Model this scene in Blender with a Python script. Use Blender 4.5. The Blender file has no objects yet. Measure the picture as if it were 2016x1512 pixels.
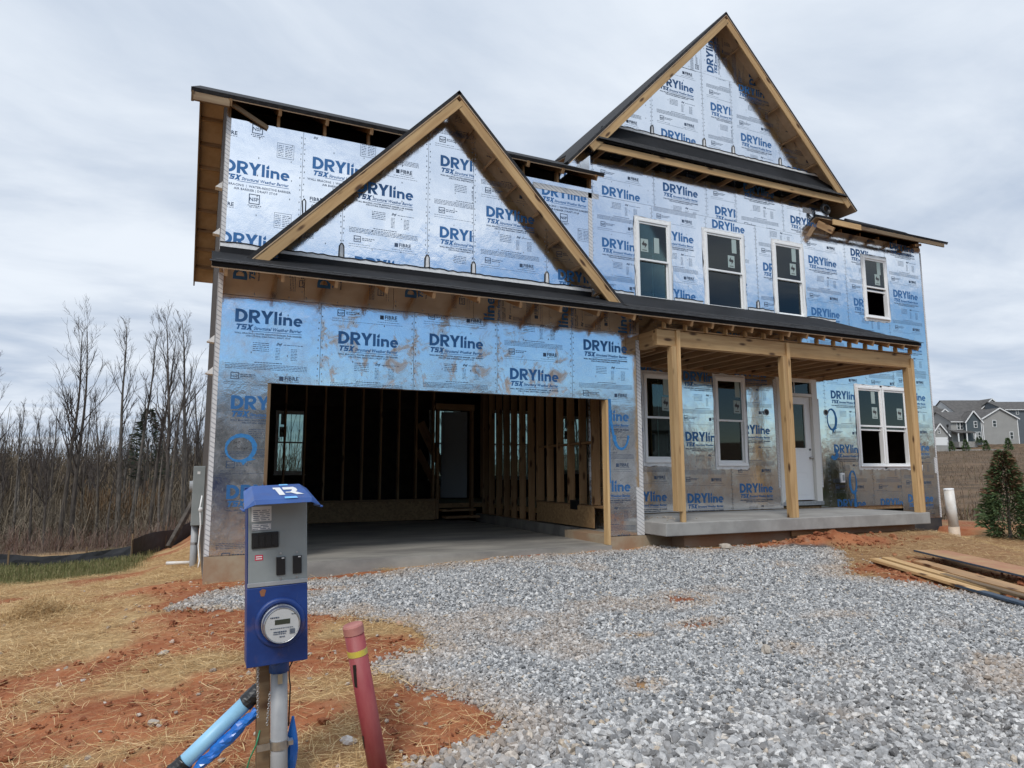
import bpy, bmesh, math, random
import numpy as np
from mathutils import Vector, Matrix, noise as mnoise
random.seed(7); rng = np.random.default_rng(7)
R = math.radians
scene = bpy.context.scene
COL = scene.collection

# ------------------------------------------------------------------ camera
cam_d = bpy.data.cameras.new('camera'); cam = bpy.data.objects.new('camera', cam_d); COL.objects.link(cam)
CAM = Vector((-0.1281, -8.7225, 0.9558))
c_r = Vector((0.90833113, -0.41824403, -0.00254823)); c_u = Vector((-0.05114496, -0.11711798, 0.99180017)); c_f = Vector((0.41511294, 0.90075264, 0.12777298))
cam.matrix_world = Matrix(((c_r.x, c_u.x, -c_f.x, CAM.x), (c_r.y, c_u.y, -c_f.y, CAM.y), (c_r.z, c_u.z, -c_f.z, CAM.z), (0, 0, 0, 1)))
cam_d.sensor_width = 36; cam_d.lens = 1339.25 / 2016 * 36; cam_d.clip_start = 0.05; cam_d.clip_end = 3000
scene.camera = cam
scene.render.resolution_x, scene.render.resolution_y = 1024, 768
scene.view_settings.view_transform = 'Standard'; scene.view_settings.look = 'None'
scene.view_settings.exposure = 0.38; scene.view_settings.gamma = 1.0; scene.view_settings.use_curve_mapping = False

# ------------------------------------------------------------------ sky: Nishita blue behind a broken cloud deck
SUN_EL, SUN_AZ = 50.0, 222.0            # sun high on the left, veiled by cloud (azimuth clockwise from +y)
world = bpy.data.worlds.new('World'); scene.world = world; world.use_nodes = True
nt = world.node_tree; nt.nodes.clear()
def N(t, kind, **kw):
    n = t.nodes.new(kind)
    for k, v in kw.items(): setattr(n, k, v)
    return n
def math_n(t, op, a, b=None, c=None, clamp=False):
    n = N(t, 'ShaderNodeMath', operation=op, use_clamp=clamp)
    for i, v in enumerate((a, b, c)):
        if v is None: continue
        if isinstance(v, (int, float)): n.inputs[i].default_value = v
        else: t.links.new(v, n.inputs[i])
    return n.outputs[0]
def maprange(t, v, a, b, c=0.0, d=1.0, smooth=True):
    n = N(t, 'ShaderNodeMapRange'); n.interpolation_type = 'SMOOTHSTEP' if smooth else 'LINEAR'
    t.links.new(v, n.inputs[0])
    for i, x in zip((1, 2, 3, 4), (a, b, c, d)): n.inputs[i].default_value = x
    return n.outputs[0]
def mixc(t, fac, a, b):
    n = N(t, 'ShaderNodeMix', data_type='RGBA')
    if isinstance(fac, (int, float)): n.inputs[0].default_value = fac
    else: t.links.new(fac, n.inputs[0])
    for s, v in ((6, a), (7, b)):
        if isinstance(v, (tuple, list)): n.inputs[s].default_value = (*v[:3], 1)
        else: t.links.new(v, n.inputs[s])
    return n.outputs[2]
sky = N(nt, 'ShaderNodeTexSky'); sky.sky_type = 'NISHITA'; sky.sun_disc = False
sky.sun_elevation = R(SUN_EL); sky.sun_rotation = R(SUN_AZ); sky.air_density = 1.0; sky.dust_density = 0.0; sky.ozone_density = 3.0
tc = N(nt, 'ShaderNodeTexCoord'); sep = N(nt, 'ShaderNodeSeparateXYZ'); nt.links.new(tc.outputs['Generated'], sep.inputs[0])
dz = math_n(nt, 'MAXIMUM', sep.outputs[2], 0.03)
dz = math_n(nt, 'ADD', dz, 0.10)
px = math_n(nt, 'DIVIDE', sep.outputs[0], dz); py = math_n(nt, 'DIVIDE', sep.outputs[1], dz)
cmb = N(nt, 'ShaderNodeCombineXYZ'); nt.links.new(px, cmb.inputs[0]); nt.links.new(py, cmb.inputs[1])
def wnoise(scale, detail, rough, dist=0.0, vec=cmb.outputs[0], off=(0, 0, 0), sc=(1, 1, 1)):
    m = N(nt, 'ShaderNodeMapping'); m.inputs[1].default_value = off; m.inputs[3].default_value = sc
    nt.links.new(vec, m.inputs[0])
    n = N(nt, 'ShaderNodeTexNoise'); n.inputs['Scale'].default_value = scale; n.inputs['Detail'].default_value = detail
    n.inputs['Roughness'].default_value = rough; n.inputs['Distortion'].default_value = dist
    nt.links.new(m.outputs[0], n.inputs['Vector']); return n.outputs[0]
n1 = wnoise(0.55, 8, 0.55, 0.4, off=(3.1, 1.7, 0), sc=(1, 1.5, 1))
n2 = wnoise(1.3, 7, 0.55, 0.5, off=(9.1, 4.2, 0), sc=(1, 1.5, 1))
# the deck of cloud ends some way behind the camera (clear blue low in that half of the sky, as the foil shows)
edge = math_n(nt, 'SUBTRACT', math_n(nt, 'MULTIPLY', py, 0.85), math_n(nt, 'MULTIPLY', px, 0.5))
edge = math_n(nt, 'ADD', edge, math_n(nt, 'MULTIPLY', math_n(nt, 'SUBTRACT', n1, 0.5), 2.6))
edge = math_n(nt, 'ADD', edge, math_n(nt, 'MULTIPLY', math_n(nt, 'SUBTRACT', n2, 0.5), 2.6))
cover = maprange(nt, edge, -2.75, -1.45)
thin = maprange(nt, math_n(nt, 'ADD', math_n(nt, 'MULTIPLY', n1, 0.6), math_n(nt, 'MULTIPLY', n2, 0.4)), 0.30, 0.46, 0.86, 1.0)
cover = math_n(nt, 'MULTIPLY', cover, thin)
shade = math_n(nt, 'ADD', math_n(nt, 'MULTIPLY', n1, 0.55), math_n(nt, 'MULTIPLY', n2, 0.45))
cloud = mixc(nt, maprange(nt, shade, 0.33, 0.67), (3.75, 4.45, 5.55), (6.45, 6.95, 7.6))
hsv = N(nt, 'ShaderNodeHueSaturation'); hsv.inputs['Hue'].default_value = 0.502; hsv.inputs['Saturation'].default_value = 1.2; hsv.inputs['Value'].default_value = 0.90; nt.links.new(sky.outputs[0], hsv.inputs['Color'])
# cloud round the veiled sun is brighter
dp = N(nt, 'ShaderNodeVectorMath', operation='DOT_PRODUCT'); nt.links.new(tc.outputs['Generated'], dp.inputs[0])
dp.inputs[1].default_value = (math.sin(R(SUN_AZ)) * math.cos(R(SUN_EL)), math.cos(R(SUN_AZ)) * math.cos(R(SUN_EL)), math.sin(R(SUN_EL)))
halo = math_n(nt, 'ADD', 1.0, math_n(nt, 'MULTIPLY', math_n(nt, 'POWER', math_n(nt, 'MAXIMUM', dp.outputs['Value'], 0.0), 3.0), 0.75))
hm = N(nt, 'ShaderNodeVectorMath', operation='SCALE'); nt.links.new(cloud, hm.inputs[0]); nt.links.new(halo, hm.inputs['Scale']); cloud = hm.outputs[0]
skycol = mixc(nt, cover, hsv.outputs[0], cloud)
bg = N(nt, 'ShaderNodeBackground'); bg.inputs[1].default_value = 0.10; nt.links.new(skycol, bg.inputs[0])
wo = N(nt, 'ShaderNodeOutputWorld'); nt.links.new(bg.outputs[0], wo.inputs[0])

sun_d = bpy.data.lights.new('sun', 'SUN'); sun_d.energy = 1.5; sun_d.angle = R(12); sun_d.color = (1.0, 0.955, 0.89)
sun = bpy.data.objects.new('sun', sun_d); COL.objects.link(sun)
sd = Vector((math.sin(R(SUN_AZ)) * math.cos(R(SUN_EL)), math.cos(R(SUN_AZ)) * math.cos(R(SUN_EL)), math.sin(R(SUN_EL))))
sun.rotation_euler = sd.to_track_quat('Z', 'Y').to_euler(); sun.location = (0, -20, 30)

# ------------------------------------------------------------------ terrain heights
def _h(ix, iy, s):
    n = (ix.astype(np.int64) * 374761393 + iy.astype(np.int64) * 668265263 + s * 982451653) & 0x7fffffff
    n = ((n ^ (n >> 13)) * 1274126177) & 0x7fffffff
    return ((n ^ (n >> 16)) & 0xffff) / 65535.0
def vn(x, y, s=0):
    ix = np.floor(x); iy = np.floor(y); fx = x - ix; fy = y - iy
    fx = fx * fx * (3 - 2 * fx); fy = fy * fy * (3 - 2 * fy)
    a = _h(ix, iy, s); b = _h(ix + 1, iy, s); c = _h(ix, iy + 1, s); d = _h(ix + 1, iy + 1, s)
    return (a * (1 - fx) + b * fx) * (1 - fy) + (c * (1 - fx) + d * fx) * fy
def fbm(x, y, o=4, s=0):
    t = 0; a = 0.5; n = 0
    for k in range(o):
        t = t + a * vn(x, y, s + k * 17); n += a; a *= 0.5; x = x * 2.03 + 5.1; y = y * 2.03 + 1.7
    return t / n
def ss(a, b, x):
    t = np.clip((x - a) / (b - a), 0, 1); return t * t * (3 - 2 * t)
def gz(x, y, detail=True):
    x = np.asarray(x, float); y = np.asarray(y, float)
    front = -0.64 + 0.32 * ss(-8.2, 0.2, y) + 0.13 * ss(0.3, 4.0, x) * ss(-2.6, 0.0, y)                        # drive rises to the garage
    front = front + 0.10 * ss(6.5, 11.5, x) * ss(-3.5, -0.3, y)    # bank by the porch
    front = front - 0.22 * ss(11.6, 13.4, x)
    left = np.clip(-x, 0, 40)
    z = front - 0.09 * np.clip(left, 0, 3)
    # bench on the left beyond the crest, side yard falls towards the wood
    crest = y - (1.0 + 0.75 * (x + 1.4))
    z = z - ss(-0.2, 1.6, crest) * ss(0.3, -1.2, x) * 0.16
    z = z - np.clip(y - 0.6, 0, 12) * 0.04 * ss(0.6, -0.6, x)
    z = z - np.clip(y - 12, 0, 45) * 0.075 * ss(30, -5, x)
    # far left wood floor falls then the far side of the valley rises
    d = np.hypot(x, y)
    z = z + np.clip(d - 75, 0, 200) * 0.022 * ss(25, -10, x) * ss(5, 30, y)
    # right: hollow, then the long hillside up to the street above
    s = x * 0.86 + y * 0.51
    z = z - 0.75 * ss(15.5, 27, s) * ss(8, 14, x)
    hill = ss(-20, 40, x - 0.4 * y)
    z = z + (np.clip(s - 32, 0, 173) * 0.0405 + 1.9 * ss(207, 215, s)) * hill
    z = z - 0.08 * ss(-8, -14, y)
    z = z + np.clip(-52 - y, 0, 170) * 0.085                       # added unseen rise past the street houses, hides the pale horizon from reflections
    if detail:
        near = ss(40, 14, d)
        z = z + near * (0.10 * (fbm(x * 0.55 + 9, y * 0.55, 3, 3) - 0.5) + 0.035 * (fbm(x * 2.7, y * 2.7, 3, 5) - 0.5))
        z = z + (1 - near) * (0.8 - 0.45 * hill) * (fbm(x * 0.05, y * 0.05, 3, 8) - 0.5)
    return z
def g1(x, y): return float(gz(np.array([x]), np.array([y]))[0])

# ------------------------------------------------------------------ helpers
def tag(o, label=None, cat=None, group=None, kind=None):
    if label: o['label'] = label
    if cat: o['category'] = cat
    if group: o['group'] = group
    if kind: o['kind'] = kind
    return o
def empty(name, loc=(0, 0, 0), rz=0.0):
    o = bpy.data.objects.new(name, None); o.location = loc; o.rotation_euler = (0, 0, rz); o.empty_display_size = 0.1
    COL.objects.link(o); return o
def link(name, me, mat=None, parent=None):
    o = bpy.data.objects.new(name, me); COL.objects.link(o)
    if mat is not None and not me.materials: me.materials.append(mat)
    if parent: o.parent = parent
    return o
def finish(me, smooth=False):
    me.validate(); me.update()
    if smooth: me.polygons.foreach_set('use_smooth', [True] * len(me.polygons))
    return me
class MB:
    def __init__(s): s.v = []; s.f = []
    def add(s, vs, fs):
        b = len(s.v); s.v += [tuple(v) for v in vs]; s.f += [tuple(i + b for i in f) for f in fs]; return s
    def box(s, x0, x1, y0, y1, z0, z1):
        return s.add([(x0, y0, z0), (x1, y0, z0), (x1, y1, z0), (x0, y1, z0), (x0, y0, z1), (x1, y0, z1), (x1, y1, z1), (x0, y1, z1)],
                     [(0, 3, 2, 1), (4, 5, 6, 7), (0, 1, 5, 4), (1, 2, 6, 5), (2, 3, 7, 6), (3, 0, 4, 7)])
    def poly_y(s, pts, y0, y1):                 # (x,z) outline extruded from y0 (front) to y1
        n = len(pts)
        s.add([(x, y0, z) for x, z in pts] + [(x, y1, z) for x, z in pts],
              [tuple(range(n)), tuple(range(2 * n - 1, n - 1, -1))] + [(i, n + i, n + (i + 1) % n, (i + 1) % n) for i in range(n)]); return s
    def slab(s, pts, th):                       # 3-d polygon given thickness downwards
        n = len(pts); a = [Vector(p) for p in pts]
        nn = (a[1] - a[0]).cross(a[2] - a[0]).normalized()
        if nn.z < 0: a.reverse(); nn = -nn
        b = [p - nn * th for p in a]
        return s.add(a + b, [tuple(range(n)), tuple(range(2 * n - 1, n - 1, -1))] + [(i, n + i, n + (i + 1) % n, (i + 1) % n) for i in range(n)])
    def tube(s, pts, rad, k=8, caps=True):
        pts = [Vector(p) for p in pts]; n = len(pts)
        if not hasattr(rad, '__len__'): rad = [rad] * n
        b = len(s.v); pu = None
        for i, p in enumerate(pts):
            t = (pts[min(i + 1, n - 1)] - pts[max(i - 1, 0)]).normalized()
            if pu is None:
                pu = t.orthogonal().normalized()
            pu = (pu - t * pu.dot(t)).normalized(); w = t.cross(pu)
            for j in range(k):
                a = 2 * math.pi * j / k; s.v.append(tuple(p + (pu * math.cos(a) + w * math.sin(a)) * rad[i]))
        for i in range(n - 1):
            for j in range(k):
                s.f.append((b + i * k + j, b + i * k + (j + 1) % k, b + (i + 1) * k + (j + 1) % k, b + (i + 1) * k + j))
        if caps: s.f.append(tuple(b + j for j in range(k - 1, -1, -1))); s.f.append(tuple(b + (n - 1) * k + j for j in range(k)))
        return s
    def mesh(s, name, smooth=False):
        me = bpy.data.meshes.new(name); me.from_pydata(s.v, [], s.f); return finish(me, smooth)
    def build(s, name, mat, parent=None, smooth=False, bevel=0.0, seg=2):
        o = link(name, s.mesh(name, smooth), mat, parent)
        if bevel:
            m = o.modifiers.new('bevel', 'BEVEL'); m.width = bevel; m.segments = seg; m.limit_method = 'ANGLE'; m.angle_limit = R(40)
        return o
def board(name, p0, p1, w, h, mat, parent, up=(0, 0, 1), ext=0.0, ragged=False):
    """a timber from p0 to p1 (centre line), w across, h along 'up'; local X runs along the grain"""
    p0 = Vector(p0); p1 = Vector(p1); d = p1 - p0; L = d.length; x = d.normalized(); u = Vector(up)
    y = u.cross(x)
    if y.length < 1e-4: y = Vector((0, 1, 0)).cross(x) if abs(x.y) < .9 else Vector((1, 0, 0)).cross(x)
    y.normalize(); z = x.cross(y)
    m = MB()
    q = 0.004
    # slightly eased corners: 8-gon section
    sec = [(-w/2+q, -h/2), (w/2-q, -h/2), (w/2, -h/2+q), (w/2, h/2-q), (w/2-q, h/2), (-w/2+q, h/2), (-w/2, h/2-q), (-w/2, -h/2+q)]
    for xx in (0, L): m.v += [(xx, a, b) for a, b in sec]
    m.f = [(7, 6, 5, 4, 3, 2, 1, 0), (8, 9, 10, 11, 12, 13, 14, 15)] + [(i, (i + 1) % 8, 8 + (i + 1) % 8, 8 + i) for i in range(8)]
    o = m.build(name, mat, parent)
    o.matrix_basis = Matrix(((x.x, y.x, z.x, p0.x), (x.y, y.y, z.y, p0.y), (x.z, y.z, z.z, p0.z), (0, 0, 0, 1)))
    return o

# ------------------------------------------------------------------ materials
def newmat(name):
    m = bpy.data.materials.new(name); m.use_nodes = True; t = m.node_tree; b = t.nodes['Principled BSDF']; return m, t, b
def tnoise(t, scale, detail=4, rough=0.55, vec=None, stretch=(1, 1, 1), coord='Object', dist=0.0, rand=False):
    if vec is None:
        c = N(t, 'ShaderNodeTexCoord'); vec = c.outputs[coord]
    if rand:
        oi = N(t, 'ShaderNodeObjectInfo'); va = N(t, 'ShaderNodeVectorMath', operation='ADD')
        sc = N(t, 'ShaderNodeVectorMath', operation='SCALE'); sc.inputs[0].default_value = (31, 17, 23); t.links.new(oi.outputs['Random'], sc.inputs['Scale'])
        t.links.new(vec, va.inputs[0]); t.links.new(sc.outputs[0], va.inputs[1]); vec = va.outputs[0]
    mp = N(t, 'ShaderNodeMapping'); mp.inputs[3].default_value = stretch; t.links.new(vec, mp.inputs[0])
    n = N(t, 'ShaderNodeTexNoise'); n.inputs['Scale'].default_value = scale; n.inputs['Detail'].default_value = detail
    n.inputs['Roughness'].default_value = rough; n.inputs['Distortion'].default_value = dist; t.links.new(mp.outputs[0], n.inputs['Vector'])
    return n.outputs[0]
def bump(t, b, h, strength, dist=0.01):
    n = N(t, 'ShaderNodeBump'); n.inputs['Strength'].default_value = strength; n.inputs['Distance'].default_value = dist
    t.links.new(h, n.inputs['Height']); t.links.new(n.outputs[0], b.inputs['Normal']); return n
def pm(name, c1, c2=None, scale=4, rough=0.7, metal=0.0, bmp=0.0, bdist=0.01, stretch=(1, 1, 1), lo=0.35, hi=0.65, spec=0.5, fine=0, rand=False, coord='Object', var=0.0):
    m, t, b = newmat(name); b.inputs['Roughness'].default_value = rough; b.inputs['Metallic'].default_value = metal
    b.inputs['Specular IOR Level'].default_value = spec
    if c2 is None: b.inputs['Base Color'].default_value = (*c1, 1); return m
    n = tnoise(t, scale, 6, 0.6, stretch=stretch, rand=rand, coord=coord)
    col = mixc(t, maprange(t, n, lo, hi), c1, c2)
    if var:
        oi = N(t, 'ShaderNodeObjectInfo'); hs = N(t, 'ShaderNodeHueSaturation'); t.links.new(col, hs.inputs['Color'])
        t.links.new(maprange(t, oi.outputs['Random'], 0, 1, 1 - var, 1 + var, False), hs.inputs['Value']); col = hs.outputs[0]
    t.links.new(col, b.inputs['Base Color'])
    if bmp:
        h = n if not fine else tnoise(t, fine, 4, 0.6, coord=coord)
        bump(t, b, h, bmp, bdist)
    return m
M = {}
def foil(name, dirt=None, amount=0.0, rough=0.10, dlo=0.45, dhi=0.7, dcol=(0.30, 0.19, 0.11), dscale=5.0):
    m, t, b = newmat(name); b.inputs['Metallic'].default_value = 1.0; b.inputs['Roughness'].default_value = rough
    tint = mixc(t, maprange(t, tnoise(t, 1.3, 3, rand=True), 0.3, 0.7), (0.80, 0.83, 0.86), (0.88, 0.90, 0.92))
    big = tnoise(t, 1.7, 2, 0.5, rand=True); mid = tnoise(t, 9, 3, 0.5, stretch=(1, 1, 0.7)); fine = tnoise(t, 60, 2, 0.6)
    h = math_n(t, 'ADD', math_n(t, 'MULTIPLY', big, 0.34), math_n(t, 'ADD', math_n(t, 'MULTIPLY', mid, 0.11), math_n(t, 'MULTIPLY', fine, 0.024)))
    bump(t, b, h, 0.55, 0.030)
    rr = maprange(t, tnoise(t, 3.2, 5, 0.6, rand=True), 0.35, 0.7, rough * 0.8, rough * 1.7)
    if amount:
        n = math_n(t, 'ADD', math_n(t, 'MULTIPLY', tnoise(t, dscale, 8, 0.68, dist=0.9), 0.7), math_n(t, 'MULTIPLY', tnoise(t, 1.6, 2, 0.5, rand=True), 0.3))
        f = math_n(t, 'MULTIPLY', maprange(t, n, dlo, dhi), amount)
        tint = mixc(t, f, tint, dcol)
        t.links.new(math_n(t, 'SUBTRACT', 1.0, math_n(t, 'MULTIPLY', f, 0.95)), b.inputs['Metallic'])
        rr = math_n(t, 'MAXIMUM', rr, math_n(t, 'MULTIPLY', f, 0.8))
    t.links.new(rr, b.inputs['Roughness']); t.links.new(tint, b.inputs['Base Color'])
    return m
M['foil'] = foil('foil_sheathing')
M['foil_mud'] = foil('foil_sheathing_muddy', amount=0.85, dlo=0.47, dhi=0.66, dcol=(0.36, 0.25, 0.165), dscale=4.5)
M['foil_dust'] = foil('foil_sheathing_dusty', amount=0.30, dlo=0.42, dhi=0.75, dcol=(0.24, 0.15, 0.10), dscale=7)
M['foil_side'] = foil('foil_sheathing_side', rough=0.22)
M['ink'] = pm('blue_ink', (0.040, 0.150, 0.36), rough=0.30, metal=0.25)
M['ink2'] = pm('grey_blue_ink', (0.055, 0.085, 0.14), rough=0.35, metal=0.25)
M['tape'] = None
def wood(name, c1, c2, knot=True, rough=0.62, var=0.2):
    m, t, b = newmat(name); b.inputs['Roughness'].default_value = rough; b.inputs['Specular IOR Level'].default_value = 0.3
    g = tnoise(t, 9, 6, 0.6, stretch=(0.10, 1.6, 1.6), rand=True, dist=0.5); big = tnoise(t, 1.4, 3, 0.5, stretch=(0.5, 2, 2), rand=True)
    col = mixc(t, maprange(t, g, 0.34, 0.66), c1, c2)
    col = mixc(t, maprange(t, big, 0.4, 0.75, 0, 0.6), col, tuple(x * 0.58 for x in c1))
    if knot:
        v = N(t, 'ShaderNodeTexVoronoi'); v.inputs['Scale'].default_value = 1.0
        c = N(t, 'ShaderNodeTexCoord'); mp = N(t, 'ShaderNodeMapping'); mp.inputs[3].default_value = (2.3, 7, 7); t.links.new(c.outputs['Object'], mp.inputs[0])
        oi = N(t, 'ShaderNodeObjectInfo'); sc = N(t, 'ShaderNodeVectorMath', operation='SCALE'); sc.inputs[0].default_value = (13, 7, 5); t.links.new(oi.outputs['Random'], sc.inputs['Scale'])
        va = N(t, 'ShaderNodeVectorMath', operation='ADD'); t.links.new(mp.outputs[0], va.inputs[0]); t.links.new(sc.outputs[0], va.inputs[1]); t.links.new(va.outputs[0], v.inputs['Vector'])
        col = mixc(t, maprange(t, v.outputs['Distance'], 0.09, 0.25, 0.92, 0.0), col, (0.055, 0.022, 0.010))
    oi2 = N(t, 'ShaderNodeObjectInfo'); hs = N(t, 'ShaderNodeHueSaturation'); t.links.new(col, hs.inputs['Color'])
    t.links.new(maprange(t, oi2.outputs['Random'], 0, 1, 1 - var, 1 + var, False), hs.inputs['Value'])
    t.links.new(hs.outputs[0], b.inputs['Base Color']); bump(t, b, g, 0.25, 0.003)
    return m
M['pine'] = wood('yellow_pine', (0.56, 0.375, 0.185), (0.42, 0.255, 0.115))
M['stud'] = wood('stud_timber', (0.40, 0.25, 0.13), (0.30, 0.17, 0.08))
M['oldwood'] = wood('weathered_timber', (0.24, 0.17, 0.10), (0.16, 0.10, 0.055))
def osb(name, c1, c2):
    m, t, b = newmat(name); b.inputs['Roughness'].default_value = 0.75
    v = N(t, 'ShaderNodeTexVoronoi'); v.inputs['Scale'].default_value = 26; c = N(t, 'ShaderNodeTexCoord'); t.links.new(c.outputs['Object'], v.inputs['Vector'])
    sepc = N(t, 'ShaderNodeSeparateColor'); t.links.new(v.outputs['Color'], sepc.inputs[0])
    t.links.new(mixc(t, sepc.outputs[0], c1, c2), b.inputs['Base Color']); return m
M['osb'] = osb('oriented_strand_board', (0.42, 0.27, 0.13), (0.28, 0.165, 0.075))
M['plywood'] = pm('deck_underside', (0.52, 0.38, 0.25), (0.42, 0.29, 0.18), scale=3, rough=0.8, rand=True)
M['conc'] = pm('concrete', (0.33, 0.32, 0.30), (0.25, 0.24, 0.225), scale=2.2, rough=0.85, bmp=0.15, fine=70, bdist=0.004)
M['conc_floor'] = pm('garage_concrete', (0.34, 0.32, 0.285), (0.20, 0.19, 0.175), scale=1.6, rough=0.6, bmp=0.1, fine=60, bdist=0.003, stretch=(0.5, 1.5, 1))
M['found'] = pm('stained_foundation', (0.36, 0.29, 0.20), (0.30, 0.19, 0.115), scale=1.7, rough=0.9, bmp=0.2, fine=50, bdist=0.004, lo=0.4, hi=0.62)
M['found_red'] = pm('clay_stained_foundation', (0.30, 0.16, 0.09), (0.33, 0.22, 0.15), scale=2.4, rough=0.9, bmp=0.2, fine=50, bdist=0.004)
M['shingle'] = pm('black_shingle', (0.012, 0.012, 0.0135), (0.032, 0.0315, 0.033), scale=16, rough=0.9, bmp=0.5, fine=180, bdist=0.004, stretch=(1, 1, 1))
M['membrane'] = pm('black_roof_membrane', (0.010, 0.0105, 0.012), (0.018, 0.0185, 0.021), scale=2.0, rough=0.75, spec=0.2, bmp=0.25, fine=9, bdist=0.006)
M['white'] = pm('white_vinyl', (0.85, 0.85, 0.84), rough=0.35)
M['white_tape'] = pm('white_flashing_tape', (0.78, 0.78, 0.77), (0.66, 0.66, 0.66), scale=14, rough=0.5, bmp=0.4, fine=30, bdist=0.004)
M['black'] = pm('black_plastic', (0.012, 0.012, 0.013), rough=0.4)
M['dark'] = pm('unlit_interior_shade', (0.060, 0.045, 0.035), (0.035, 0.027, 0.022), scale=3, rough=0.95)  # gloom of the unlit rooms put into the colour of inner faces
M['door'] = pm('white_steel_door', (0.78, 0.78, 0.77), rough=0.4)
M['trim'] = pm('cream_trim', (0.70, 0.68, 0.63), rough=0.55)
M['steel'] = pm('satin_nickel', (0.55, 0.53, 0.50), rough=0.3, metal=1.0)
M['galv'] = pm('galvanised_steel', (0.55, 0.56, 0.57), (0.42, 0.43, 0.44), scale=20, rough=0.4, metal=1.0)
M['grey_paint'] = pm('grey_enamel', (0.27, 0.295, 0.295), (0.235, 0.26, 0.26), scale=5, rough=0.45, bmp=0.04, fine=160, bdist=0.001)
def worn_blue(name, c1, c2):
    m, t, b = newmat(name); b.inputs['Roughness'].default_value = 0.45
    col = mixc(t, maprange(t, tnoise(t, 6, 5), 0.3, 0.7), c1, c2)
    col = mixc(t, maprange(t, tnoise(t, 26, 6, 0.7, stretch=(1, 1, 0.35)), 0.60, 0.74, 0, 0.55), col, (0.10, 0.115, 0.17))      # scuffs
    col = mixc(t, maprange(t, tnoise(t, 7, 6, 0.65), 0.56, 0.78, 0, 0.35), col, (0.22, 0.12, 0.07))                              # clay dust
    t.links.new(col, b.inputs['Base Color']); bump(t, b, tnoise(t, 90, 3), 0.06, 0.001); return m
M['blue_paint'] = worn_blue('blue_spray_paint', (0.006, 0.026, 0.135), (0.009, 0.042, 0.195))
M['blue_lid'] = worn_blue('blue_lid_paint', (0.022, 0.088, 0.31), (0.015, 0.064, 0.24))
M['masking'] = pm('light_blue_masking_tape', (0.18, 0.46, 0.78), rough=0.7)
M['spray'] = pm('blue_marking_spray', (0.02, 0.14, 0.36), (0.03, 0.20, 0.46), scale=30, rough=0.6)
M['marker'] = pm('black_marker', (0.02, 0.02, 0.022), rough=0.5)
M['pvc_grey'] = pm('grey_pvc', (0.34, 0.35, 0.36), (0.28, 0.29, 0.30), scale=6, rough=0.5)
M['pvc_white'] = pm('white_pvc', (0.74, 0.73, 0.70), (0.64, 0.60, 0.54), scale=5, rough=0.45)
M['pvc_blue'] = pm('light_blue_pvc', (0.27, 0.52, 0.70), (0.24, 0.47, 0.65), scale=7, rough=0.42)
M['bag'] = pm('blue_plastic_sheet', (0.012, 0.12, 0.46), (0.02, 0.17, 0.55), scale=9, rough=0.25)
M['red_post'] = pm('faded_red_paint', (0.25, 0.032, 0.042), (0.36, 0.10, 0.095), scale=9, stretch=(1, 1, 0.3), lo=0.3, hi=0.75, rough=0.55, bmp=0.05, fine=60, bdist=0.002)
M['red_cap'] = pm('pink_faded_cap', (0.46, 0.20, 0.17), (0.38, 0.14, 0.12), scale=9, rough=0.7)
M['yellow'] = pm('yellow_tape', (0.62, 0.50, 0.06), (0.50, 0.42, 0.10), scale=20, rough=0.6)
M['label'] = pm('white_label', (0.70, 0.70, 0.69), rough=0.5)
M['red_label'] = pm('red_label', (0.55, 0.02, 0.06), rough=0.5)
M['sticker'] = pm('window_sticker', (0.36, 0.44, 0.42), rough=0.5)
M['sticker_ink'] = pm('sticker_ink', (0.05, 0.045, 0.045), rough=0.5)
M['lcd'] = pm('meter_display', (0.035, 0.045, 0.035), rough=0.15)
M['green_wire'] = pm('green_wire', (0.02, 0.22, 0.10), rough=0.4)
M['fabric'] = pm('black_silt_fabric', (0.012, 0.013, 0.016), (0.022, 0.023, 0.028), scale=5, rough=0.7, bmp=0.3, fine=6, bdist=0.02)
M['bark'] = pm('grey_bark', (0.095, 0.080, 0.067), (0.048, 0.040, 0.034), scale=9, rough=0.95, bmp=0.4, stretch=(1, 1, 0.25), bdist=0.02, coord='Object')
M['bark_pale'] = pm('pale_bark', (0.135, 0.118, 0.10), (0.065, 0.057, 0.049), scale=8, rough=0.95, bmp=0.3, stretch=(1, 1, 0.5), bdist=0.02)
M['twig'] = pm('twigs', (0.060, 0.047, 0.040), (0.040, 0.032, 0.028), scale=1.5, rough=0.95)
def glass():
    m, t, b = newmat('window_glass'); t.nodes.remove(b); out = t.nodes['Material Output']
    tr = N(t, 'ShaderNodeBsdfTransparent'); tr.inputs[0].default_value = (0.48, 0.60, 0.58, 1)
    gl = N(t, 'ShaderNodeBsdfGlossy'); gl.inputs['Roughness'].default_value = 0.02; gl.inputs[0].default_value = (0.9, 0.95, 0.95, 1)
    fr = N(t, 'ShaderNodeFresnel'); fr.inputs[0].default_value = 1.52; f = math_n(t, 'ADD', math_n(t, 'MULTIPLY', fr.outputs[0], 1.25), 0.0, clamp=True)
    mx = N(t, 'ShaderNodeMixShader'); t.links.new(f, mx.inputs[0]); t.links.new(tr.outputs[0], mx.inputs[1]); t.links.new(gl.outputs[0], mx.inputs[2])
    t.links.new(mx.outputs[0], out.inputs[0]); return m
M['glass'] = glass()
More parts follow.
